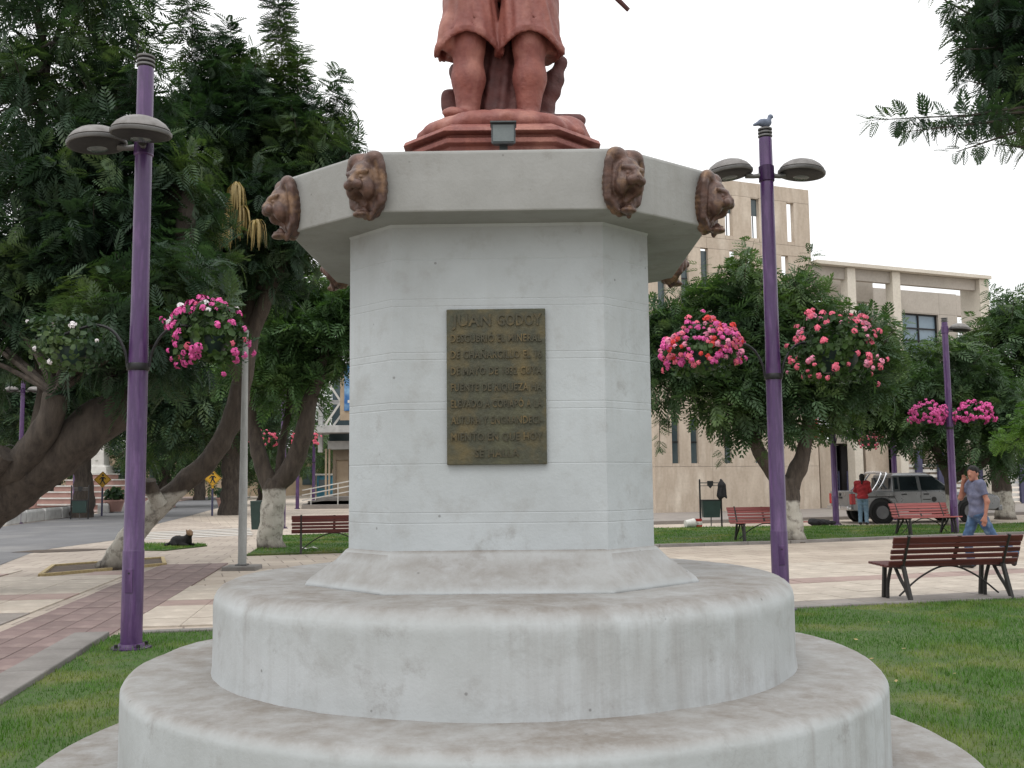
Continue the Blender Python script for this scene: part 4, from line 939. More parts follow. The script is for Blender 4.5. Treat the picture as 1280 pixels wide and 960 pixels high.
# tree just outside the frame whose boughs reach in at the upper right
ov = (8.6, 11.2, 0)
tree('overhanging tree whose dark boughs hang in from the upper right', ov,
     [('trunk', [(8.6, 11.2, -.1), (8.55, 11.2, 2), (8.2, 11, 3.6), (7.4, 10.8, 5.0)], [.36, .28, .24, .2]), ('limb', [(7.6, 10.8, 4.7), A_(1400, 100, 10.3), A_(1300, 130, 10.1), A_(1240, 140, 10), A_(1190, 148, 10)], [.16, .07, .022, .012, .006]),
      ('limb', [(7.4, 10.8, 5.0), A_(1360, 20, 10.6), A_(1280, -10, 10.5), A_(1240, 40, 10.4)], [.14, .09, .05, .02])],
     [(A_(1280, 50, 10.4), (.48, .6, .5), 84), (A_(1250, 20, 10.4), (.30, .5, .4), 42), (A_(1305, 115, 10.3), (.42, .5, .30), 50), (A_(1330, 0, 10.6), (.8, .8, .8), 90), (A_(1380, 120, 10.6), (.8, .8, .6), 40), (A_(1300, -120, 10.6), (.9, .9, .7), 50)],
     'leaf_dark', 'bark', .27, 8, .28, 'fine', [(A_(1290, 140, 10.0), A_(1092, 150, 10), 75, .27), (A_(1260, 150, 9.9), A_(1130, 165, 9.9), 40, .22), (A_(1270, 165, 9.9), A_(1195, 190, 9.9), 50, .22), (A_(1290, 185, 10), A_(1240, 180, 9.9), 36, .22), (A_(1250, 60, 10.2), A_(1195, 62, 10.1), 60, .24), (A_(1250, 110, 10.2), A_(1205, 100, 10.2), 60, .24)])
# trees of the avenue farther back
far = [((103, 647), 45.3, .42, [(60, 500), (150, 490), (110, 465), (20, 510), (85, 515)]), ((289, 642), 47.0, .5, [(230, 500), (320, 495), (280, 455), (200, 515), (262, 515)]),
       ((205, 625), 62.0, .4, [(170, 555), (225, 550), (200, 510)]), ((30, 632), 60.0, .45, [(0, 560), (60, 555), (30, 500)]), ((330, 622), 66.0, .4, [(300, 560), (350, 555), (330, 520)])]
far_labels = ['thick pale trunked tree beside the near yellow sign, far kerb', 'thick trunked tree right behind the yellow sign near the grey pole', 'slim tree deep along the avenue between the two signs', 'distant tree behind the white blocks at far left', 'distant tree past the crossing near theatre']
for (b, dep, r, cs), lab in zip(far, far_labels):
    p = at(b[0], b[1], dep); p.z = 0
    tree(lab, p, [('trunk', [p + Vector((0, 0, -.1)), p + Vector((.05, 0, 1.2)), p + Vector((-.05, 0, 2.4)), p + Vector((.1, 0, 4.2))], [r * 1.25, r, r * .9, r * .5])],
         [(A_(c[0], c[1], dep + random.uniform(-1, 1)), (2.4, 2.2, 1.7), 66) for c in cs], 'leaf_mid' if dep > 50 else 'leaf_dark', 'bark', .85, 10, 1.0, 'mid', group='distant trees along the avenue')
for k, (px, dep, lab) in enumerate(((-60, 82, 'farthest tree at the left end of the avenue backdrop'), (70, 86, 'far backdrop tree above the stepped monument'), (170, 90, 'far backdrop tree at the middle of the avenue'), (250, 84, 'far backdrop tree behind right yellow sign'), (340, 92, 'far backdrop tree next to the theatre truss'), (410, 100, 'far backdrop tree behind the theatre'))):
    p = at(px, 612, dep); p.z = 0
    tree(lab, p, [('trunk', [p, p + Vector((0, 0, 2.5)), p + Vector((.2, 0, 5))], [.5, .4, .25])],
         [(p + Vector((dx, 0, dz)), (3.6, 2.6, 2.4), 24) for dx, dz in ((-3, 4.2), (3, 4.4), (0, 7.2), (-1, 9.6), (.5, 3.4))], 'leaf_mid', 'bark', 1.15, 10, 1.2, 'mid', group='distant trees along the avenue')

# ------------------------------------------------------------------ concrete building on the right
BA = math.radians(22.8)
bld = thing('office_building', 'beige concrete building with slotted tower and columned side wing', 'building', (5.8, 41.0, 0), BA)
def wall_grid(parent, us, zs, holes, y0, y1, mat, name='wall_panel', gap=.012, skip=()):
    """panels between joint lines; holes are (u0,u1,z0,z1) openings left out"""
    for zi in range(len(zs) - 1):
        za, zb = zs[zi], zs[zi + 1]
        cuts = sorted(set([us[0], us[-1]] + [u for h in holes if h[2] < zb - .01 and h[3] > za + .01 for u in (h[0], h[1])] + list(us[1:-1])))
        for a, b in zip(cuts, cuts[1:]):
            if b - a < .05: continue
            segs = [(za, zb)]
            for h in holes:
                if h[0] <= a + .01 and h[1] >= b - .01:
                    ns = []
                    for s0, s1 in segs:
                        if h[2] > s0 + .02: ns.append((s0, min(h[2], s1)))
                        if h[3] < s1 - .02: ns.append((max(h[3], s0), s1))
                        if h[2] >= s1 or h[3] <= s0: pass
                    segs = [s for s in ns if s[1] - s[0] > .03]
            for s0, s1 in segs:
                MB().b2((a + gap / 2, y0, s0 + gap / 2), (b - gap / 2, y1, s1 - gap / 2)).obj(name, MAT[mat], parent)
TW = 8.35
holes = [(.85, 1.20, 2.12, 4.05), (1.76, 2.12, 2.12, 4.05), (3.42, 3.78, 2.12, 4.05), (5.0, 5.36, 2.12, 4.05)]
for u in (.35, 1.50, 2.50, 3.98, 4.84, 6.72): holes.append((u, u + .37, 8.5, 11.28))
for u in (.55, 1.9, 3.80, 5.18, 7.10): holes.append((u, u + .38, 11.95, 13.72))
wall_grid(bld, [0, 2.8, 5.6, TW], [0, 1.98, 4.7, 6.6, 8.4, 11.30, 11.78, 13.76, 14.42], holes, 0, .24, 'beige')
# dark backing behind the joints, set back; the top storey is an open screen
bk = MB(); bk.b2((.05, .42, 0), (TW - .05, .5, 8.42)); bk.obj('inner_wall', MAT['beige_grey'], bld)
MB().b2((.02, .02, 4.66), (TW - .02, 7.8, 4.70)).obj('floor_slab', MAT['beige_grey'], bld)
MB().b2((.02, .26, 8.38), (TW - .02, 7.8, 8.55)).obj('floor_slab', MAT['beige_grey'], bld)
MB().b2((.0, .26, 0), (.4, 4, 14.4)).obj('side_wall', MAT['beige'], bld)
MB().b2((TW - .3, .26, 0), (TW, .55, 14.4)).obj('side_wall', MAT['beige'], bld)
MB().b2((.4, 7.6, 0), (TW - .4, 8, 8.4)).obj('rear_wall', MAT['beige_grey'], bld)
for u in (1.2, 3.4, 6.2): MB().b2((u, 7.6, 8.55), (u + .5, 8, 12.4)).obj('rear_pier', MAT['beige_grey'], bld)
MB().b2((.4, 7.62, 11.2), (TW - .4, 7.98, 11.9)).obj('rear_beam', MAT['beige_grey'], bld)
for h in holes[:4]:
    f = MB().b2((h[0], .14, h[2]), (h[1], .18, h[3])).obj('window', MAT['glass'], bld)
    MB().b2((h[0], .11, 2.98), (h[1], .139, 3.03)).obj('frame', MAT['darkmetal'], f)
    MB().b2((h[0], .11, h[2]), (h[0] + .025, .138, h[3])).obj('frame', MAT['darkmetal'], f)
for u in (.35, 1.50, 2.50, 3.98, 4.84):
    f = MB().b2((u, .14, 8.56), (u + .37, .18, 11.2 if u < 3 else 10.6)).obj('window', MAT['glass'], bld)
    MB().b2((u, .11, 9.9), (u + .37, .139, 9.95)).obj('frame', MAT['darkmetal'], f)
for u in (3.80, 5.18):
    f = MB().b2((u, .14, 12.98), (u + .38, .18, 13.72)).obj('window', MAT['glass'], bld)
    MB().b2((u + .16, .15, 11.95), (u + .20, .18, 12.97)).obj('frame', MAT['darkmetal'], f)
# wing: roof slab, front beam, columns, end wall, recessed back wall
x0, x1 = TW + .02, 18.9
MB().b2((x0, -.35, 11.00), (x1 + .05, 1.1, 11.16)).obj('roof', MAT['beige_pale'], bld)
MB().b2((x0, .04, 10.46), (x1 - .62, .30, 10.985)).obj('fascia_beam', MAT['beige_grey'], bld)
MB().b2((x0, 1.9, 9.9), (13.6, 2.4, 10.9)).obj('lintel_beam', MAT['beige_grey'], bld)
for u in (10.27, 12.92): MB().b2((u, -.12, 0), (u + .47, .36, 10.99)).obj('column', MAT['beige_pale'], bld, bevel=.015)
MB().b2((x1 - .60, -.2, 0), (x1, 1.0, 10.99)).obj('end_wall', MAT['beige_pale'], bld)
yb = 4.0
wall_grid(bld, [13.55, 15.6, 17.2, 20.0, 21.25], [3.2, 5.2, 7.4, 10.0, 11.15], [(17.45, 19.9, 7.2, 9.95), (16.15, 16.75, 6.2, 10.0)], yb, yb + .4, 'beige_grey')
MB().b2((21.25, yb, 10.0), (23.4, yb + .4, 11.1)).obj('wall_panel', MAT['beige_grey'], bld); MB().b2((22.3, yb, 0), (23.4, yb + .4, 9.99)).obj('wall_panel', MAT['beige_grey'], bld)
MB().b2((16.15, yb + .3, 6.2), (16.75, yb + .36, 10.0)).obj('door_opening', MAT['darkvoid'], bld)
gl = MB().b2((17.45, yb + .2, 7.2), (19.9, yb + .24, 9.95)).obj('window', MAT['glass_blue'], bld)
for u in (17.45, 18.6, 19.83): MB().b2((u, yb + .12, 7.2), (u + .07, yb + .2, 9.95)).obj('frame', MAT['darkmetal'], gl)
for z in (7.2, 7.85, 8.5, 9.15, 9.88): MB().b2((17.45, yb + .13, z), (19.9, yb + .195, z + .07)).obj('frame', MAT['darkmetal'], gl)
MB().b2((17.35, yb - .1, 7.05), (20.0, yb + .1, 7.19)).obj('sill', MAT['beige_pale'], bld)
MB().b2((x0, .6, 3.0), (x1 - .62, yb + .4, 3.2)).obj('floor_slab', MAT['beige_grey'], bld)
MB().b2((12.55, 3.4, 3.25), (13.3, 4.0, 10.9)).obj('rear_pier', MAT['beige_grey'], bld)
MB().b2((14.3, yb - .25, 8.6), (14.75, yb - .02, 11.1)).obj('glass_screen', MAT['glass_blue'], bld)
MB().b2((14.0, yb - .3, 3.25), (14.28, yb - .01, 11.1)).obj('pilaster', MAT['beige_grey'], bld)
for u in (9.4, 10.6, 11.8): MB().b2((u, 9.0, 3.25), (u + .07, 9.07, 10.4)).obj('mullion', MAT['darkmetal'], bld)
MB().b2((x0, 9.0, 9.6), (12.6, 9.07, 9.7)).obj('mullion', MAT['darkmetal'], bld)
# wing, ground floor: piers, dark bays, lattice gates
for a, b in ((8.37, 8.47), (8.92, 9.58), (10.25, 10.26), (11.55, 12.90), (13.42, 14.6), (15.4, x1 - .62)):
    if b - a > .05: MB().b2((a, .62, 0), (b, 1.0, 2.98)).obj('pier', MAT['beige'], bld)
for a, b in ((8.45, 8.94), (9.56, 10.28), (10.72, 11.57), (14.58, 15.42)):
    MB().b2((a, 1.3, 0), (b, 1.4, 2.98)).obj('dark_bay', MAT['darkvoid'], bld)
    g = MB().b2((a, 1.0, .12), (b, 1.02, .2)).obj('gate', MAT['navy'], bld)
    for k in range(8): MB().b2((a + .01, .98, .28 + k * .18), (b - .01, 1.01, .36 + k * .18)).obj('slat', MAT['navy'], g)
    for u in (a, (a + b) / 2 - .03, b - .06): MB().b2((u, .95, .1), (u + .06, .985, 1.75)).obj('post', MAT['navy'], g)
sheet('pavement', [(2, 34.4), (4.4, 33.2), (20.5, 38.6), (28, 43), (24, 50), (5, 42)], .11, 'slab_grey', -.03)
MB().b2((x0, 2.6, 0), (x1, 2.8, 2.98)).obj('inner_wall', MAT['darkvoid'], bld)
# white slatted fence with navy posts beyond the wing
fc = thing('slatted_fence', 'white horizontal slat fence with navy posts beyond the pickup', 'fence', (17.6, 46.6, 0), math.radians(20))
for k in range(8): MB().b2((0, 0, .22 + k * .24), (11.5, .03, .36 + k * .24)).obj('slat', MAT['white_paint'], fc)
for u in (.1, 1.3, 2.6, 5.0, 7.6, 10.4): MB().b2((u, -.14, 0), (u + .36, -.02, 2.7)).obj('post', MAT['navy'], fc)
MB().b2((0, -.1, -.02), (11.5, .2, .17)).obj('plinth', MAT['beige_grey'], fc)

# ------------------------------------------------------------------ benches
def bench(loc, rz, label, slat_mat, group='park benches of red slats on iron legs', L=1.78):
    """seen from behind the backrest is on the -y side"""
    t = thing('park_bench', label, 'bench', loc, rz, group)
    for k in range(5):
        MB().box((0, .06 + k * .088, .432 + .004 * k), (L, .076, .03)).obj('seat_slat', MAT[slat_mat], t, bevel=.006)
    sb = [(-.012 - k * .030, .475 + k * .070) for k in range(5)]
    R = Matrix.Rotation(math.radians(-23), 3, 'X').transposed()
    for k, (y, z) in enumerate(sb):
        MB().box((0, y - .01, z), (L - (.02 if k % 2 else 0), .026, .056 if k < 4 else .085), M=Matrix.Rotation(math.radians(23), 3, 'X')).obj('back_slat', MAT[slat_mat], t, bevel=.006)
    for sx in (-1, 1):
        x = sx * (L / 2 - .20)
        fr = MB().tube(spline([(x, -.17, .81), (x, -.10, .66), (x, -.005, .44), (x, .05, .41), (x, .45, .425)], 4), .022, 8).obj('leg_frame', MAT['iron'], t, True)
        MB().bar((x, -.155, 0), (x, -.015, .43), .045, .05, (0, 1, 0)).obj('leg', MAT['iron'], fr, bevel=.008)
        MB().tube(spline([(x, .16, .40), (x, .06, .27), (x, -.045, .16), (x, -.135, .02)], 4), .022, 8).obj('curved_leg', MAT['iron'], fr, True)
        MB().bar((x, .45, 0), (x, .40, .42), .045, .05, (0, 1, 0)).obj('leg', MAT['iron'], fr, bevel=.008)
        MB().tube(spline([(x, .26, .40), (x, .32, .26), (x, .35, .15), (x, .36, .0)], 4), .022, 8).obj('curved_leg', MAT['iron'], fr, True)
    MB().bar((0, -.165, .80), (0, -.005, .46), .05, .012, (0, 1, 0)).obj('back_stay', MAT['iron'], t)
    xs = L / 2 - .20
    MB().tube(spline([(-xs, .10, .06), (-xs * .62, .10, .26), (-xs * .25, .10, .385), (0, .10, .41), (xs * .25, .10, .385), (xs * .62, .10, .26), (xs, .10, .06)], 4), .012, 8).obj('arch_rod', MAT['iron'], t, True)
    return t
bench((5.47, 12.62, .012), math.radians(11), 'dark red bench with its back turned, on the edge of the right lawn', 'slat_dark')
bench((10.55, 26.05, .03), math.radians(197), 'red bench with skylight in its colour between lamp post and walking man', 'slat_lit')
bench((6.0, 24.1, .03), math.radians(190), 'red bench with skylight in its colour at the foot of the wide tree', 'slat_lit')
bench((-3.83, 21.55, .03), math.radians(12), 'dark red bench partly hidden by the left side of the pedestal', 'slat_dark')
bench((-19.9, 40.6, .0), math.radians(100), 'small distant bench behind the white blocks at left', 'slat_dark')

# ------------------------------------------------------------------ bins, jacket, odds and ends on the far lawn
def post_bin(loc, rz, label, w=.66, group='green litter bins hung between posts'):
    t = thing('litter_bin', label, 'bin', loc, rz, group)
    for s in (-1, 1): MB().lathe([(.028, -.02), (.028, 1.42), (.02, 1.45), (.004, 1.46)], 10, (s * w / 2, 0, 0)).obj('post', MAT['black'], t)
    MB().loft([[(-w * .38, -.12, .28), (w * .38, -.12, .28), (w * .38, .12, .28), (-w * .38, .12, .28)], [(-w * .43, -.15, .80), (w * .43, -.15, .80), (w * .43, .15, .80), (-w * .43, .15, .80)]]).obj('bin_box', MAT['binpaint'], t, bevel=.012)
    MB().loft([[(-w * .44, -.16, .79), (w * .44, -.16, .79), (w * .44, .16, .79), (-w * .44, .16, .79)], [(-w * .44, -.16, .825), (w * .44, -.16, .825), (w * .44, .16, .825), (-w * .44, .16, .825)]]).obj('rim', MAT['black'], t, bevel=.008)
    MB().bar((-w / 2, 0, 1.34), (w / 2, 0, 1.34), .03, .03).obj('crossbar', MAT['greymetal'], t)
    MB().bar((-w / 2, 0, 1.25), (w / 2, 0, 1.25), .02, .02).obj('crossbar', MAT['greymetal'], t)
    MB().xz([(-.09, 1.40), (.09, 1.40), (.09, 1.27), (.0, 1.17), (-.09, 1.27)], -.03, .03).obj('shield_plate', MAT['black'], t, bevel=.006)
    MB().bar((0, 0, .28), (0, 0, .02), .03, .03).obj('drain', MAT['greymetal'], t)
    return t
post_bin((6.1, 31.1, .03), .05, 'green bin between black posts with a jacket hung on it')
post_bin((-18.6, 43.2, 0), .2, 'small green bin among the white blocks far left', .7)
jk = thing('jacket', 'black jacket hanging from the post of the green bin', 'jacket', (6.42, 30.98, 0), 0)
def jack_sdf(P):
    x, y, z = P[..., 0], P[..., 1], P[..., 2]
    d = union([d_caps(P, (0, 0, 1.46), (0, -.02, 1.30), .03, .10), d_caps(P, (0, -.02, 1.30), (.01, -.02, .96), .10, .13), d_caps(P, (.06, -.03, 1.28), (.12, -.05, .92), .05, .045), d_caps(P, (-.06, -.03, 1.26), (-.11, -.04, .98), .045, .04)], .05)
    return np.maximum(d + .012 * np.sin(np.arctan2(x, y) * 6 + z * 9), .88 + .05 * np.sin(x * 22) - z)
mesh_obj('cloth', sculpt('cloth', jack_sdf, (-.24, -.22, .8), (.26, .2, 1.52), .016), MAT['cloth_black'], jk)
bk_ = thing('bucket', 'white plastic bucket lying on the lawn by the green bin', 'bucket', (5.35, 30.6, .15), .3)
MB().lathe([(.11, -.15), (.14, .12), (.148, .125), (.148, .15), (.135, .15), (.128, .12), (.10, -.13), (.01, -.13)], 20, (0, 0, 0), Matrix.Rotation(1.5, 3, 'Y')).obj('pail', MAT['white_paint'], bk_, True)
MB().tube(spline([(.12, -.14, .05), (.25, -.1, .0), (.27, 0, -.06), (.25, .1, 0), (.12, .14, .05)], 4), .006, 6).obj('handle', MAT['greymetal'], bk_)
cn = thing('paint_can', 'red and white can standing next to the white bucket', 'can', (5.62, 30.7, .035), 0)
MB().lathe([(.125, 0), (.125, .24), (.13, .25), (.11, .25), (.11, .235), (.01, .235)], 20).obj('tin', MAT['plastic_red'], cn, True)
MB().lathe([(.126, .07), (.1275, .075), (.1275, .17), (.126, .175)], 20).obj('label_band', MAT['white_paint'], cn, True)
def lump(name, label, cat, loc, mat, sdf, lo, hi, v=.02, part='body', rz=0):
    t = thing(name, label, cat, loc, rz); mesh_obj(part, sculpt(part, sdf, lo, hi, v), MAT[mat], t); return t
def sack(P):
    x, y, z = P[..., 0], P[..., 1], P[..., 2]
    return union([d_ell(P, (0, 0, .09), (.24, .17, .11)), d_ell(P, (.28, .02, .07), (.18, .14, .09)), d_ell(P, (-.12, .05, .15), (.10, .08, .06))], .06) + .012 * np.sin(x * 30 + y * 20) * np.sin(z * 40 + y * 25)
lump('bag', 'black bag slumped on the lawn beside the tan sack', 'bag', (9.35, 31.2, .03), 'cloth_black', sack, (-.35, -.3, -.06), (.6, .3, .32))
lump('bag', 'smaller black bundle lying next to the lamp post foot', 'bag', (9.75, 31.6, .03), 'cloth_black', lambda P: sack(P * 1.25) / 1.25, (-.3, -.25, -.06), (.5, .25, .28))
def sk2(P):
    x, y, z = P[..., 0], P[..., 1], P[..., 2]
    return union([d_caps(P, (0, 0, .10), (0, .0, .36), .16, .12), d_caps(P, (.02, 0, .4), (.09, .0, .54), .06, .05), d_caps(P, (-.06, 0, .4), (-.10, .0, .52), .05, .04)], .05) + .012 * np.sin(z * 40 + x * 15)
lump('sack', 'crumpled tan sack standing beside black bags on far lawn', 'sack', (8.8, 31.4, .03), 'tan', sk2, (-.25, -.25, -.1), (.25, .25, .65))
lb_ = thing('litter_bin', 'narrow dark green bin standing beside the forked trunk', 'bin', (-7.35, 29.0, 0), 0)
MB().loft([[(-.15, -.13, .18), (.15, -.13, .18), (.15, .13, .18), (-.15, .13, .18)], [(-.19, -.16, 1.0), (.19, -.16, 1.0), (.19, .16, 1.0), (-.19, .16, 1.0)]]).obj('bin_box', MAT['binpaint'], lb_, bevel=.015)
MB().bar((.22, 0, -.02), (.22, 0, 1.3), .05, .05).obj('post', MAT['black'], lb_)
for nm, lab, x, y, sx, sy, sz in (('paper', 'scrap of white paper on the lawn under the left bench', -4.5, 22.3, .16, .10, .012), ('paper', 'second paper scrap on the lawn by the pedestal edge', -3.3, 22.4, .2, .14, .012)):
    t = thing(nm, lab, 'paper', (x, y, .05), random.uniform(0, 3)); V = []
    mb = MB(); mb.add([(-sx, -sy, .02), (0, -sy, .05), (sx, -sy, .01), (sx, sy, .04), (0, sy, .015), (-sx, sy, .05), (-sx, -sy, .03), (0, -sy, .06), (sx, -sy, .02), (sx, sy, .05), (0, sy, .025), (-sx, sy, .06)], [(0, 1, 4, 5), (1, 2, 3, 4), (6, 11, 10, 7), (7, 10, 9, 8), (0, 6, 7, 1), (1, 7, 8, 2), (2, 8, 9, 3), (3, 9, 10, 4), (4, 10, 11, 5), (5, 11, 6, 0)])
    mb.obj('sheet', MAT['white_paint'], t)
# dog curled up on the little lawn
def dog_sdf(P):
    d = union([d_ell(P, (0, 0, .17), (.34, .19, .16)), d_ell(P, (-.20, .03, .16), (.20, .19, .17)), d_caps(P, (.2, -.03, .22), (.31, -.06, .36), .13, .10), d_caps(P, (.1, -.17, .06), (.36, -.22, .05), .055, .04), d_caps(P, (.15, .1, .06), (.42, .02, .05), .055, .04),
               d_caps(P, (-.22, -.14, .10), (-.05, -.24, .06), .09, .05), d_caps(P, (-.4, .0, .10), (-.48, -.16, .05), .045, .03), d_caps(P, (-.48, -.16, .05), (-.36, -.27, .04), .03, .022)], .09)
    return d + .006 * np.sin(P[..., 0] * 50 + P[..., 2] * 30) * np.sin(P[..., 1] * 45)
def dog_head(P):
    Q = P.copy(); Q[..., 1] = np.abs(P[..., 1] + .08)
    d = union([d_ell(P, (.33, -.08, .43), (.11, .10, .095)), d_caps(P, (.36, -.10, .41), (.45, -.15, .385), .06, .042)], .05)
    d = smin(d, d_caps(Q, (.29, .075, .47), (.27, .105, .54), .038, .012), .02)
    return ssub(d, d_ell(Q, (.40, .045, .455), (.014, .014, .012)), .01)
dg = lump('dog', 'black dog with tan head lying beside the avenue', 'dog', (-7.95, 24.2, .03), 'fur', dog_sdf, (-.6, -.4, -.05), (.55, .35, .55), .018, rz=-.25)
mesh_obj('head', sculpt('head', dog_head, (.1, -.3, .28), (.56, .14, .62), .012), MAT['fur_tan'], dg); dg.scale = (.74,) * 3

# ------------------------------------------------------------------ signs, grey pole
def crossing_sign(loc, label, rz=0.0, pole='navy'):
    t = thing('road_sign', label, 'road sign', loc, rz, 'yellow pedestrian signs on the avenue')
    MB().lathe([(.045, -.02), (.045, 2.05), (.01, 2.06)], 12).obj('post', MAT[pole], t, True)
    s = .385; z = 1.70
    pl = MB().xz([(0, z - s), (s, z), (0, z + s), (-s, z)], -.075, -.055).obj('panel', MAT['sign_yellow'], t)
    b = MB()
    def edge(r0, r1):
        o = [(0, z - r0), (r0, z), (0, z + r0), (-r0, z)]; i = [(0, z - r1), (r1, z), (0, z + r1), (-r1, z)]
        for k in range(4):
            q = [o[k], o[(k + 1) % 4], i[(k + 1) % 4], i[k]]; b.xz(q, -.081, -.0752)
    edge(.36, .34); bo = b.obj('border', MAT['black'], pl)
    y0, y1 = -.081, -.0752
    g = MB(); n = 14
    g.lathe([(.045, -.003), (.045, .003)], 14, (.01, -.078, z + .20), Matrix.Rotation(PI / 2, 3, 'X')).obj('pictogram_head', MAT['black'], pl)
    fig = [[(-.05, z + .12), (.06, z + .12), (.05, z - .05), (-.05, z - .05)], [(-.05, z - .05), (.01, z - .05), (-.06, z - .19), (-.12, z - .22)], [(-.01, z - .05), (.05, z - .05), (.13, z - .19), (.06, z - .19)],
           [(-.05, z + .13), (-.03, z + .08), (-.13, z - .02), (-.155, z + .01)], [(.06, z + .13), (.04, z + .08), (.13, z + .0), (.155, z + .03)], [(-.14, z - .215), (.14, z - .215), (.14, z - .20), (-.14, z - .20)]]
    for q in fig: MB().xz(q, y0, y1).obj('pictogram_limb', MAT['black'], pl)
    return t
crossing_sign((-19.2, 47.0, 0), 'yellow diamond pedestrian sign beside the thick trunk across the avenue', .35)
crossing_sign((-13.75, 46.0, 0), 'yellow diamond pedestrian sign near the grey pole, with pale band on post', .25)
o = MB().lathe([(.05, 1.25), (.05, 1.6)], 12, (-13.75, 46.0, 0)).obj('post_band', MAT['sign_yellow'], bpy.data.objects['road_sign.001'], True); o.location = (13.75, -46.0, 0); o.matrix_parent_inverse = Matrix.Identity(4); o.location = (0, 0, 0)
o.data.transform(Matrix.Translation((13.75, -46.0, 0)))
gp = thing('utility_pole', 'slim grey steel pole on a square concrete foot beside the paver band', 'pole', (-4.83, 18.0, 0), 0)
MB().lathe([(.075, .05), (.075, 1.6), (.072, 1.61), (.058, 3.0), (.052, 4.3)], 16).obj('shaft', MAT['galv'], gp, True)
MB().b2((-.30, -.26, -.02), (.30, .26, .075)).obj('foot_block', MAT['kerb'], gp, bevel=.02)
MB().b2((-.10, -.10, .07), (.10, .10, .10)).obj('flange', MAT['greymetal'], gp)

# ------------------------------------------------------------------ avenue, far side
for k, (a, b) in enumerate((((8, 657), (33, 653.5)), ((34, 653.5), (56, 650.5)), ((57, 650.5), (77, 648)), ((78, 648), (98, 645.5)), ((135, 641.5), (150, 640)), ((151, 640), (164, 638.8)))):
    t_ = lambda px, py: (at(px, py, 10) - Vector((0, 0, CAM_H)))
    pa, pb = [Vector((0, 0, CAM_H)) + t_(*q) * (CAM_H / -t_(*q).z) for q in (a, b)]
    t = thing('barrier_block', ['whitewashed concrete block at the left end of the kerb row', 'second whitewashed block from the left along the far kerb', 'third whitewashed block from the left along the far kerb', 'fourth whitewashed block, next to the thick pale trunk', 'whitewashed block just right of the near yellow sign', 'farthest whitewashed block right of the near yellow sign'][k], 'concrete block', (pa.x, pa.y, 0), math.atan2(pb.y - pa.y, pb.x - pa.x), 'whitewashed concrete blocks along the far kerb')
    L = (pb - pa).length
    MB().loft([[(.03, 0, 0), (L - .03, 0, 0), (L - .03, .55, 0), (.03, .55, 0)], [(.03, 0, .40), (L - .03, 0, .40), (L - .03, .55, .40), (.03, .55, .40)], [(.09, .05, .50), (L - .09, .05, .50), (L - .09, .5, .50), (.09, .5, .50)]]).obj('body', MAT['white_block'], t, bevel=.03)
    MB().b2((.12, .10, .49), (L - .12, .45, .515)).obj('soil', MAT['soil'], t)
sheet('far_plaza', [(-19.0, 36), (-20.8, 46.5), (-22.2, 56), (-30, 100), (-90, 100), (-90, 30), (-19, 30)], .06, 'slab_pink', -.03)
sm = thing('stepped_monument', 'white column on red and white steps far down the avenue', 'monument', (-24.8, 60, 0), .05)
for k in range(6):
    MB().lathe([(4.6 - k * .68, .05 + k * .34), (4.6 - k * .68, .05 + k * .34 + .27)], 8).obj('riser', MAT['stepred'], sm)
    MB().lathe([(4.68 - k * .68, .05 + k * .34 + .272), (4.68 - k * .68, .05 + (k + 1) * .34 - .002)], 8).obj('step', MAT['white_paint'], sm)
MB().loft([[(s * a, t_ * a, z) for s, t_ in ((-1, -1), (1, -1), (1, 1), (-1, 1))] for a, z in ((.75, 2.09), (.7, 2.5), (.5, 2.6), (.38, 5.4))]).obj('column', MAT['white_paint'], sm, bevel=.03)
pw = thing('low_wall', 'low terracotta wall behind the distant white blocks', 'wall', (-27, 52, 0), .1)
MB().b2((-9, 0, 0), (2.2, .3, .9)).obj('wall_body', MAT['stepred'], pw); MB().b2((-9.05, -.04, .905), (2.25, .34, 1.0)).obj('coping', MAT['white_paint'], pw)
fh = thing('house', 'pale low house at the far end of the avenue', 'building', (-34, 105, 0), 0)
MB().b2((-22, 0, 0), (16, 8, 4.6)).obj('wall', MAT['tan'], fh); MB().b2((-22.4, -.4, 4.62), (16.4, 8.4, 4.95)).obj('roof', MAT['stepred'], fh)
for k in range(9): MB().b2((-20 + k * 4, -.06, 1.1), (-18.6 + k * 4, -.005, 3.0)).obj('window', MAT['glass'], fh)
for k in range(2):
    tp = thing('planter', ['round terracotta planter with dark shrub by the yellow sign', 'orange planter far along the avenue beyond leaning tree'][k], 'planter', [(-20.6, 52, .06), (-17.2, 60, .0)][k], 0, 'planters along the avenue')
    MB().lathe([(.34, 0), (.48, .5), (.52, .52), (.52, .6), (.44, .6), (.40, .55), (.01, .55)], 18).obj('pot', MAT['stepred'], tp, True)
    d = unit(RNG.normal(0, 1, (260, 3))); V, F = leaf_cloud(d * RNG.uniform(.3, .6, 260)[:, None] * np.array([1, 1, .7]) + np.array([0, 0, .85]), d, .11)
    mesh_obj('shrub', np_mesh('shrub', V, F), MAT['leaf_dark'], tp)['kind'] = 'stuff'

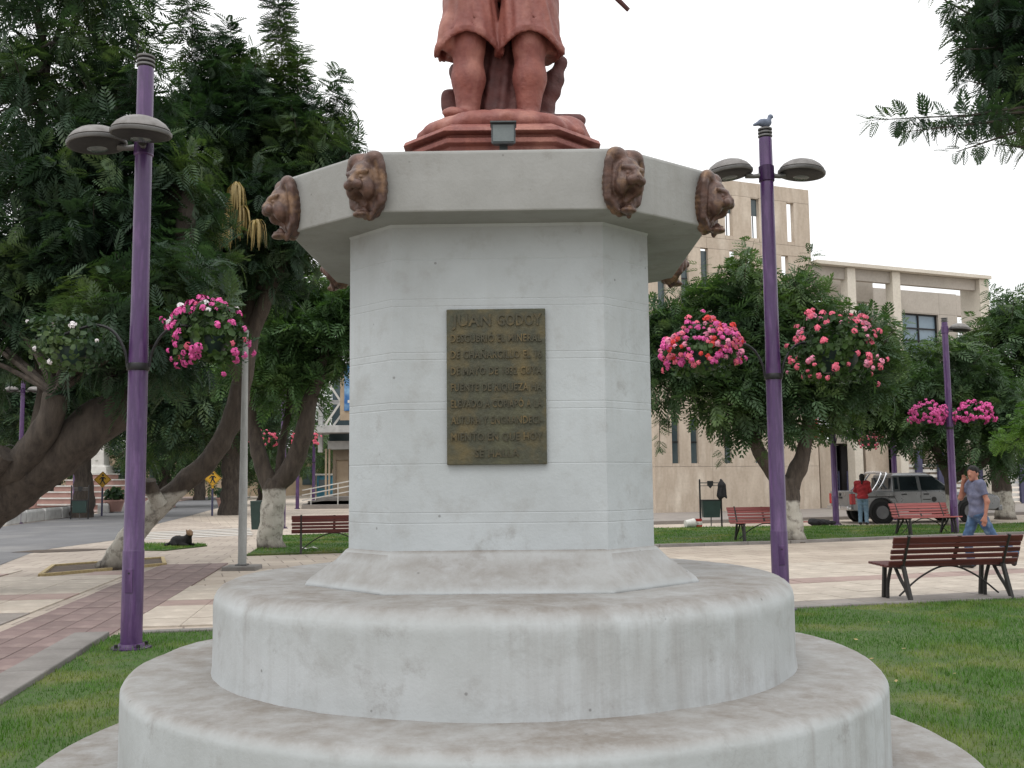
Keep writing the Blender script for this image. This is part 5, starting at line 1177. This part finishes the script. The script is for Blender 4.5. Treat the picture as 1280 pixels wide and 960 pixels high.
# theatre with ramp, seen between forked tree and pedestal
th = thing('theatre', 'modern grey building with white truss canopy, blue poster and ramp', 'building', (-11.45, 58, 0), 0)
MB().b2((-.2, -2.6, 0), (12, 8, .22)).obj('step', MAT['slab_grey'], th); MB().b2((0, -1.9, .22), (12, 8, .42)).obj('step', MAT['kerb'], th); MB().b2((.3, -1.2, .42), (12, 8, .62)).obj('step', MAT['kerb'], th)
wall_grid(th, [.75, 2.6, 4.5, 6.4, 8.4], [.62, 2.2, 3.35], [(.95, 2.5, .62, 2.75), (4.6, 6.2, .62, 2.75)], 1.6, 1.9, 'doorbrown')
for u in (.95, 4.6):
    d_ = MB().b2((u, 1.72, .62), (u + 1.5, 1.8, 2.75)).obj('door', MAT['tan'], th); MB().b2((u + .72, 1.68, .62), (u + .78, 1.719, 2.75)).obj('frame', MAT['doorbrown'], d_)
for u in (.42, .62): MB().b2((u, .9, .62), (u + .10, 1.0, 3.4)).obj('column', MAT['tan'], th)
MB().b2((.55, 1.0, 3.38), (12, 2.4, 3.86)).obj('lower_beam', MAT['white_block'], th)
MB().b2((.6, 1.2, 3.87), (12, 2.2, 4.28)).obj('window_band', MAT['glass'], th)
MB().b2((-.05, -.2, 4.3), (12, 2.4, 4.72)).obj('canopy_beam', MAT['white_block'], th, bevel=.02)
MB().b2((.0, .9, 3.2), (.25, 1.2, 7.0)).obj('canopy_post', MAT['white_block'], th)
MB().b2((.0, .6, 6.0), (1.4, .8, 6.25)).obj('canopy_post', MAT['white_block'], th)
for p, q in (((.6, -.05, 4.75), (1.5, -.05, 6.1)), ((1.5, -.05, 6.1), (.7, -.05, 7.3)), ((2.2, -.05, 5.1), (3.0, -.05, 4.75)), ((1.0, .4, 4.75), (2.6, .4, 6.9))): MB().bar(p, q, .11, .11).obj('strut', MAT['white_paint'], th)
MB().b2((.6, 2.2, 4.72), (12, 2.5, 8.6)).obj('curtain_wall', MAT['glass'], th)
po = MB().b2((1.75, -.42, 5.55), (5.2, -.36, 8.2)).obj('poster', MAT['poster'], th)
MB().b2((1.5, -.35, 5.0), (5.4, -.28, 5.54)).obj('poster_border', MAT['tan'], th); MB().b2((1.5, -.35, 5.55), (1.74, -.28, 8.3)).obj('poster_border', MAT['tan'], th)
for (a, b, c, d_) in ((1.95, 6.0, .5, .16), (2.1, 6.5, .7, .5), (2.6, 5.8, 1.4, .10), (2.0, 7.4, .5, .35), (3.1, 6.6, .9, .7)): MB().b2((a, -.428, b), (a + c, -.4205, b + d_)).obj('poster_print', MAT['white_paint'], po)
for z in (.55, .85, 1.12): MB().bar((-.3, -2.0, z - .1), (4.5, -2.0, z + .78), .06, .06).obj('handrail', MAT['white_paint'], th)
for u in (.2, 1.7, 3.2): MB().bar((u, -2.0, .2), (u, -2.0, 1.1 + u * .17), .05, .05).obj('rail_post', MAT['white_paint'], th)
MB().loft([[(-.3, -1.9, .22), (6, -1.9, .22), (6, -.9, .22), (-.3, -.9, .22)], [(-.3, -1.9, .25), (6, -1.9, 1.2), (6, -.9, 1.2), (-.3, -.9, .25)]]).obj('ramp', MAT['kerb'], th)
kc = thing('kiosk', 'small teal kiosk left of the theatre steps', 'kiosk', (-13.1, 70, 0), 0)
MB().b2((-.5, -.4, 0), (.6, .6, 1.9)).obj('booth', MAT['teal'], kc, bevel=.03); MB().b2((-.6, -.5, 1.905), (.7, .7, 2.02)).obj('roof', MAT['white_paint'], kc); MB().b2((-.35, -.42, 1.0), (.45, -.395, 1.6)).obj('window', MAT['glass'], kc)

# ------------------------------------------------------------------ pickup truck (local x forward, right side towards the camera)
tk = thing('pickup_truck', 'silver double cab pickup with chrome roll bar parked before the building', 'pickup truck', (13.26, 33.42, .0), math.radians(5.6))
RA, FA, WR, HW = -1.48, 1.50, .36, .86
def arch(cx, n=9, r=.43): return [(cx + r * math.cos(PI - PI * k / n), .40 + r * math.sin(PI - PI * k / n)) for k in range(n + 1)]
lower = [(-2.46, .50), (-2.44, .42)] + arch(RA) + arch(FA) + [(2.36, .40), (2.52, .48), (2.55, .72), (2.46, .86)]
MB().xz(lower + [(-2.47, .86)], -HW, HW).obj('body', MAT['silver'], tk, bevel=.03)
MB().loft([[(1.0, -.84, .86), (2.46, -.80, .86), (2.46, .80, .86), (1.0, .84, .86)], [(.98, -.80, 1.0), (2.3, -.72, .93), (2.3, .72, .93), (.98, .80, 1.0)]]).obj('bonnet', MAT['silver'], tk, bevel=.03)
for s in (-1, 1): MB().b2((-2.46, s * HW, .862), (-1.09, s * (HW - .07), 1.04)).obj('bed_side', MAT['silver'], tk, bevel=.02)
MB().b2((-2.49, -.80, .52), (-2.42, .80, 1.04)).obj('tailgate', MAT['silver'], tk, bevel=.02)
MB().b2((-2.515, -.14, .80), (-2.49, .14, .86)).obj('tailgate_handle', MAT['black'], tk)
MB().lathe([(.055, 0), (.055, .02)], 16, (-2.49, .0, .93), Matrix.Rotation(-PI / 2, 3, 'Y')).obj('badge', MAT['black'], tk)
cab0 = [(-.62, .86), (1.06, .86)]; cab1 = [(-.50, 1.60), (.36, 1.60)]
def cabring(z, xa, xb, w): return [(xa, -w, z), (xb, -w, z), (xb, w, z), (xa, w, z)]
MB().loft([cabring(.86, -1.10, 1.06, HW), cabring(1.02, -1.10, 1.02, HW), cabring(1.54, -1.02, .30, .68), cabring(1.60, -.94, .18, .62), cabring(1.62, -.80, .04, .5)]).obj('cab', MAT['silver'], tk, bevel=.03)
def side_pt(x, z, s, out=.006):
    t = (z - 1.02) / .52; return (x, s * (HW + (.68 - HW) * t + out), z)
def pane(name, poly, s, mat, parent, th=.012):
    a = [side_pt(x, z, s) for x, z in poly]; b = [side_pt(x, z, s, -th) for x, z in poly]
    r = [b, a] if s > 0 else [b, a]
    return MB().loft([b[::-1], a[::-1]] if s > 0 else [b, a]).obj(name, MAT[mat], parent)
for s in (-1, 1):
    pane('quarter_window', [(-1.02, 1.10), (-.90, 1.10), (-.87, 1.48), (-.98, 1.48)], s, 'carglass', tk)
    d1 = MB().loft([[(x, s * (HW + .010), z) for x, z in ((-.86, .50), (-.18, .50), (-.18, 1.02), (-1.04, 1.02), (-1.04, .82))], [(x, s * (HW - .01), z) for x, z in ((-.86, .50), (-.18, .50), (-.18, 1.02), (-1.04, 1.02), (-1.04, .82))]]).obj('door', MAT['silver'], tk, bevel=.008)
    d2 = MB().b2((-.15, s * (HW + .010), .48), (.92, s * (HW - .01), 1.02)).obj('door', MAT['silver'], tk, bevel=.008)
    pane('window', [(-.84, 1.06), (-.24, 1.06), (-.24, 1.50), (-.80, 1.50)], s, 'carglass', d1); pane('window', [(-.12, 1.06), (.84, 1.06), (.34, 1.50), (-.12, 1.50)], s, 'carglass', d2)
    pane('pillar', [(-.235, 1.03), (-.125, 1.03), (-.125, 1.53), (-.235, 1.53)], s, 'silver', tk, .0)
    for xx, dd in ((-.80, d1), (-.06, d2)): MB().b2((xx, s * (HW + .035), .91), (xx + .16, s * (HW + .008), .95)).obj('handle', MAT['black'], dd)
    mi = MB().b2((.70, s * (HW + .18), 1.04), (.82, s * (HW + .02), 1.20)).obj('mirror', MAT['black'], tk, bevel=.03)
    MB().b2((-.55, s * (HW + .03), .36), (1.0, s * (HW - .10), .42)).obj('side_step', MAT['black'], tk, bevel=.015)
    MB().b2((-2.50, s * .70, .62), (-2.36, s * (HW + .012), .96)).obj('tail_light', MAT['taillight'], tk, bevel=.015)
    MB().b2((2.30, s * .55, .66), (2.53, s * (HW - .01), .80)).obj('headlight', MAT['floodglass'], tk, bevel=.02)
    for ax in (RA, FA):
        M_ = Matrix.Rotation(PI / 2, 3, 'X')
        MB().lathe([(.44, -.02), (.455, 0), (.44, .02), (.40, .03), (.40, -.03)], 24, (ax, s * (HW - .02), .40), M_).obj('wheel_arch', MAT['black'], tk, True)
        wh_ = MB().lathe([(.20, -.11), (.30, -.115), (.345, -.09), (.36, -.05), (.36, .05), (.345, .09), (.30, .115), (.20, .11)], 28, (ax, s * (HW - .13), WR), M_).obj('wheel', MAT['tyre'], tk, True)
        MB().lathe([(.21, -.06), (.225, -.02), (.225, .02), (.21, .06)], 24, (ax, s * (HW - .04), WR), M_).obj('rim', MAT['rimgrey'], wh_, True)
        MB().lathe([(.01, -.03), (.215, -.03), (.215, .03), (.01, .03)], 24, (ax, s * (HW - .07), WR), M_).obj('brake_disc', MAT['black'], wh_)
        for k in range(6):
            a = k * PI / 3; c = Vector((ax, s * (HW - .005), WR)); d = Vector((math.cos(a), 0, math.sin(a)))
            MB().bar(c + d * .03, c + d * .21, .03, .055, (0, 1, 0)).obj('spoke', MAT['rimgrey'], wh_, bevel=.01)
MB().loft([[(1.04, -.66, 1.03), (1.04, .66, 1.03), (.35, .60, 1.52), (.35, -.60, 1.52)], [(1.06, -.66, 1.04), (1.06, .66, 1.04), (.37, .60, 1.53), (.37, -.60, 1.53)]]).obj('windscreen', MAT['carglass'], tk)
MB().b2((-1.115, -.6, 1.10), (-1.05, .6, 1.46)).obj('rear_window', MAT['carglass'], tk)
MB().b2((-2.62, -.82, .44), (-2.47, .82, .56)).obj('rear_bumper', MAT['chrome'], tk, bevel=.03)
MB().b2((-2.635, -.25, .46), (-2.621, .25, .57)).obj('number_plate', MAT['white_paint'], tk)
MB().b2((2.50, -.80, .36), (2.66, .80, .56)).obj('front_bumper', MAT['silver'], tk, bevel=.04)
for x in (-1.24, -1.42): MB().tube(spline([(x - .35, -.80, 1.03), (x - .12, -.74, 1.30), (x + .06, -.62, 1.585), (x + .08, -.4, 1.63), (x + .08, .4, 1.63), (x + .06, .62, 1.585), (x - .12, .74, 1.30), (x - .35, .80, 1.03)], 4), .034, 8).obj('roll_bar', MAT['chrome'], tk, True)
MB().lathe([(.085, 0), (.085, .006)], 18, (.28, -HW - .012, .76), Matrix.Rotation(PI / 2, 3, 'X')).obj('door_emblem', MAT['iron'], tk)
MB().b2((-.10, -HW - .0165, .745), (.16, -HW - .0115, .775)).obj('door_lettering', MAT['iron'], tk)

# ------------------------------------------------------------------ people
def person(label, loc, rz, J, clothes, hair, headturn=0.0, tail=False, vox=.0115, sc=1.0):
    t = thing('person', label, 'person', loc, rz); t.scale = (sc,) * 3
    h = np.array(J['head']); ct, sn = math.cos(headturn), math.sin(headturn)
    def H(x, y, z): return (h[0] + ct * x - sn * y, h[1] + sn * x + ct * y, h[2] + z)
    def limbs(keys, rad, grow=0.0):
        return lambda P: union([d_caps(P, J[a], J[b], ra + grow, rb + grow) for (a, b), (ra, rb) in zip(keys, rad)], .03)
    LEG = ([('hipL', 'kneeL'), ('kneeL', 'ankL'), ('hipR', 'kneeR'), ('kneeR', 'ankR')], [(.082, .056), (.054, .036)] * 2)
    def torso(P, g=0.0):
        p, c, nk = np.array(J['pelvis'], float), np.array(J['chest'], float), np.array(J['neck'], float)
        w = J.get('wide', 1.0)
        return union([d_ell(P, p, (.115 + g, .155 * w + g, .12)), d_ell(P, (p + c) / 2, (.10 + g, .135 * w + g, .20)), d_ell(P, c, (.112 + g, .165 * w + g, .17)), d_caps(P, J['shL'], J['shR'], .058 + g)], .07)
    def hand(P, wr, tip, side):
        wr, tip = np.array(wr, float), np.array(tip, float); d = tip - wr; L = np.linalg.norm(d); d = d / L
        s = np.cross(d, np.array([0, 1.0, 0]) if abs(d[1]) < .8 else np.array([1.0, 0, 0])); s /= np.linalg.norm(s)
        ds = [d_caps(P, wr, wr + d * L * .5, .028, .036)]
        for k in range(4):
            o = s * (k - 1.5) * .019; ds.append(d_caps(P, wr + d * L * .45 + o, wr + d * L * (.80 + (.16, .2, .18, .06)[k]) + o * 1.05 + np.array([.012, 0, 0]), .011, .009))
        ds.append(d_caps(P, wr + d * L * .15 + s * .03, wr + d * L * .55 + s * .062, .013, .010))
        return union(ds, .012)
    def head(P):
        Q = np.stack([(P[..., 0] - h[0]) * ct + (P[..., 1] - h[1]) * sn, -(P[..., 0] - h[0]) * sn + (P[..., 1] - h[1]) * ct, P[..., 2] - h[2]], -1)
        A = Q.copy(); A[..., 1] = np.abs(Q[..., 1])
        d = union([d_ell(Q, (0, 0, .02), (.098, .076, .10)), d_ell(Q, (.03, 0, -.055), (.062, .056, .062)), d_caps(Q, (.088, 0, .01), (.108, 0, -.025), .011, .015), d_caps(Q, (.06, 0, -.10), (.07, 0, -.105), .024)], .03)
        d = smin(d, d_ell(A, (-.005, .078, -.01), (.026, .012, .032)), .01)
        d = ssub(d, d_ell(A, (.092, .032, .012), (.012, .018, .010)), .010)
        d = smin(d, d_ell(A, (.080, .032, .010), (.012, .013, .008)), .004)
        d = smin(d, d_caps(A, (.090, .015, .033), (.082, .045, .033), .006), .008)
        d = ssub(d, d_ell(Q, (.092, 0, -.063), (.012, .024, .004)), .006)
        return d
    def skin(P):
        arms = [d_caps(P, J['shL'], J['elL'], .046, .038), d_caps(P, J['elL'], J['wrL'], .037, .025), d_caps(P, J['shR'], J['elR'], .046, .038), d_caps(P, J['elR'], J['wrR'], .037, .025)]
        d = union([torso(P, -.008)] + [LEGf(P)] + arms, .035)
        d = smin(d, d_caps(P, J['neck'], h + np.array([-.015, 0, -.04]), .054, .048), .03)
        d = smin(d, head(P), .02)
        for s_, a, b in (('L', J['wrL'], J['haL']), ('R', J['wrR'], J['haR'])): d = smin(d, hand(P, a, b, s_), .015)
        for a, b in (('ankL', 'toeL'), ('ankR', 'toeR')): d = smin(d, d_caps(P, J[a], J[b], .036, .028), .02)
        return d
    LEGf = limbs(*LEG)
    allp = np.array([v for v in J.values() if hasattr(v, '__len__')]); lo, hi = allp.min(0) - .22, allp.max(0) + .22
    mesh_obj('body', sculpt('body', skin, lo, hi, vox), MAT['skin'], t)
    def trousers(P):
        z = P[..., 2]
        d = union([d_caps(P, J['hipL'], J['kneeL'], .098, .074), d_caps(P, J['kneeL'], J['ankL'], .073, .062), d_caps(P, J['hipR'], J['kneeR'], .098, .074), d_caps(P, J['kneeR'], J['ankR'], .073, .062), d_ell(P, J['pelvis'], (.125, .162, .125))], .035)
        return np.maximum(d + .004 * np.sin(z * 55 + P[..., 0] * 20), z - J['waist'])
    mesh_obj('trousers', sculpt('trousers', trousers, lo, (hi[0], hi[1], J['waist'] + .06), vox), MAT[clothes[1]], t)
    def top(P):
        z = P[..., 2]; sl = J['sleeve']
        ar = []
        for s_ in 'LR':
            a, b, c = (np.array(J[k + s_], float) for k in ('sh', 'el', 'wr'))
            if sl >= 1: ar += [d_caps(P, a, b, .064, .056), d_caps(P, b, b + (c - b) * .92, .056, .044)]
            else: ar.append(np.maximum(d_caps(P, a, a + (b - a) * sl, .066, .062), ((P - (a + (b - a) * sl)) @ ((b - a) / np.linalg.norm(b - a)))))
        d = union([torso(P, .014 + J.get('puff', 0))] + ar, .035)
        d = np.maximum(d, J['hem'] - z); d = np.maximum(d, z - (J['neck'][2] + .035))
        return d + .004 * np.sin(z * 48 + P[..., 1] * 22 + P[..., 0] * 15)
    mesh_obj('shirt' if J['sleeve'] < 1 else 'jacket', sculpt('top', top, lo, hi, vox), MAT[clothes[0]], t)
    def hairf(P):
        Q = np.stack([(P[..., 0] - h[0]) * ct + (P[..., 1] - h[1]) * sn, -(P[..., 0] - h[0]) * sn + (P[..., 1] - h[1]) * ct, P[..., 2] - h[2]], -1)
        d = d_ell(Q, (-.012, 0, .04), (.106, .088, .098)); d = np.maximum(d, -(Q[..., 2] - .034 + np.clip(.04 - Q[..., 0], 0, 1) * 1.5 + .008 * np.sin(Q[..., 1] * 90))) + .005 * np.sin(Q[..., 0] * 70) * np.sin(Q[..., 1] * 60)
        d = np.maximum(d, Q[..., 0] - .088)
        if tail: d = smin(d, d_caps(Q, (-.10, 0, .03), (-.14, 0, -.20), .042, .022), .03); d = smin(d, d_ell(Q, (-.045, 0, -.02), (.07, .082, .09)), .02)
        return d + .003 * np.sin(Q[..., 1] * 160 + Q[..., 2] * 60)
    mesh_obj('hair', sculpt('hair', hairf, h - .34, h + .2, .009), MAT[hair], t)
    for a, b in (('ankL', 'toeL'), ('ankR', 'toeR')):
        A, B = np.array(J[a], float), np.array(J[b], float); d = (B - A); d /= np.linalg.norm(d)
        f = lambda P: union([d_caps(P, A + np.array([0, 0, -.03]), B, .048, .042), d_caps(P, A - d * .04 + np.array([0, 0, -.03]), A + np.array([0, 0, -.03]), .042, .05)], .02)
        mesh_obj('shoe', sculpt('shoe', f, np.minimum(A, B) - .13, np.maximum(A, B) + .13, .0105), MAT['shoe'], t)
    return t
walker = dict(head=(.035, 0, 1.555), neck=(.0, 0, 1.43), chest=(.0, 0, 1.22), pelvis=(-.01, 0, .90), shL=(-.02, .185, 1.375), shR=(.03, -.185, 1.375), elL=(-.09, .235, 1.10), wrL=(-.045, .25, .865), haL=(-.02, .25, .70),
              elR=(.19, -.19, 1.15), wrR=(.17, -.09, 1.40), haR=(.155, -.02, 1.53), hipL=(-.02, .085, .88), hipR=(.01, -.085, .88), kneeL=(-.20, .09, .52), ankL=(-.53, .095, .26), toeL=(-.50, .10, .09), kneeR=(.15, -.085, .50), ankR=(.10, -.085, .085), toeR=(.25, -.09, .05),
              waist=.97, hem=.84, sleeve=.62, wide=1.05, puff=.006)
person('man in a blue grey shirt and jeans walking with one hand raised to his mouth', (7.66, 16.65, .018), PI - .12, walker, ('cloth_blue', 'denim'), 'hair', .75, sc=1.0)
stand = dict(head=(.02, 0, 1.555), neck=(.0, 0, 1.43), chest=(.0, 0, 1.22), pelvis=(.0, 0, .90), shL=(.0, .18, 1.37), shR=(.0, -.18, 1.37), elL=(.03, .24, 1.12), wrL=(.20, .16, 1.06), haL=(.34, .12, 1.07), elR=(.03, -.24, 1.12), wrR=(.20, -.15, 1.06), haR=(.34, -.11, 1.07),
             hipL=(0, .085, .88), hipR=(0, -.085, .88), kneeL=(.02, .09, .48), ankL=(-.02, .10, .085), toeL=(.13, .11, .05), kneeR=(.03, -.09, .48), ankR=(.0, -.10, .085), toeR=(.15, -.11, .05), waist=.98, hem=.86, sleeve=1.0, wide=1.0, puff=.02)
person('person in a red jacket and jeans standing at the back of the pickup', (10.92, 31.45, .018), math.radians(62), stand, ('cloth_red', 'denim_l'), 'hair', .1, True, sc=.94)

# ------------------------------------------------------------------ grass blades and fallen leaves
def in_poly_np(x, y, poly):
    r = np.zeros(len(x), bool)
    for i in range(len(poly)):
        (x1, y1), (x2, y2) = poly[i], poly[i - 1]
        c = ((y1 > y) != (y2 > y)); xx = (x2 - x1) * (y - y1) / (y2 - y1 + 1e-12) + x1; r ^= c & (x < xx)
    return r
def turf(name, poly, box, n, h, w, keep=None, z=.03):
    x = RNG.uniform(box[0], box[1], n); y = RNG.uniform(box[2], box[3], n); k = in_poly_np(x, y, poly)
    if keep is not None: k &= keep(x, y)
    x, y = x[k], y[k]; n = len(x); a = RNG.uniform(0, 2 * PI, n); hh = h * RNG.uniform(.5, 1.25, n) * (.75 + .35 * np.sin(x * 2.1 + y * 1.3) * np.sin(y * 2.7 - x)); ln = RNG.uniform(.2, .9, n) * hh
    b = np.stack([x, y, np.full(n, z)], 1); s = np.stack([np.cos(a), np.sin(a), np.zeros(n)], 1) * (w / 2); t = np.stack([-np.sin(a) * ln, np.cos(a) * ln, hh], 1)
    V = np.stack([b - s, b + s, b + t], 1).reshape(-1, 3); F = np.arange(3 * n).reshape(-1, 3)
    o = mesh_obj(name, np_mesh(name, V, F), MAT['grass']); o['kind'] = 'stuff'; return o
near_keep = lambda x, y: ((x - MX) ** 2 + (y - MY) ** 2 > 2.42 ** 2) & (np.abs(x) < .58 * y + .6) & (y > 3.6)
turf('grass', lawn_poly, (-4.2, 8.5, 3.6, 13.4), 230000, .050, .008, near_keep)
turf('grass', far_lawn_poly, (2.2, 18, 22.4, 32.5), 70000, .06, .016)
turf('grass', left_lawn_poly, (-6.7, -1.5, 21, 29.7), 26000, .06, .015)
turf('grass', dog_lawn_poly, (-9.4, -7.3, 22.8, 25.4), 5000, .06, .014)
mb = MB()
for k in range(70):
    x, y = random.uniform(-4, 7), random.uniform(5, 12)
    if not inside((x, y), lawn_poly) or math.hypot(x - MX, y - MY) < 2.5: continue
    a = random.uniform(0, 6); s = random.uniform(.012, .028); c = Vector((x, y, .075)); u = Vector((math.cos(a), math.sin(a), random.uniform(-.3, .3))) * s; v = Vector((-math.sin(a), math.cos(a), .2)) * s * .6
    mb.add([c - u, c - v, c + u, c + v], [(0, 1, 2, 3)])
o = mb.obj('fallen_leaves', MAT['leaf_dry']); o['kind'] = 'stuff'
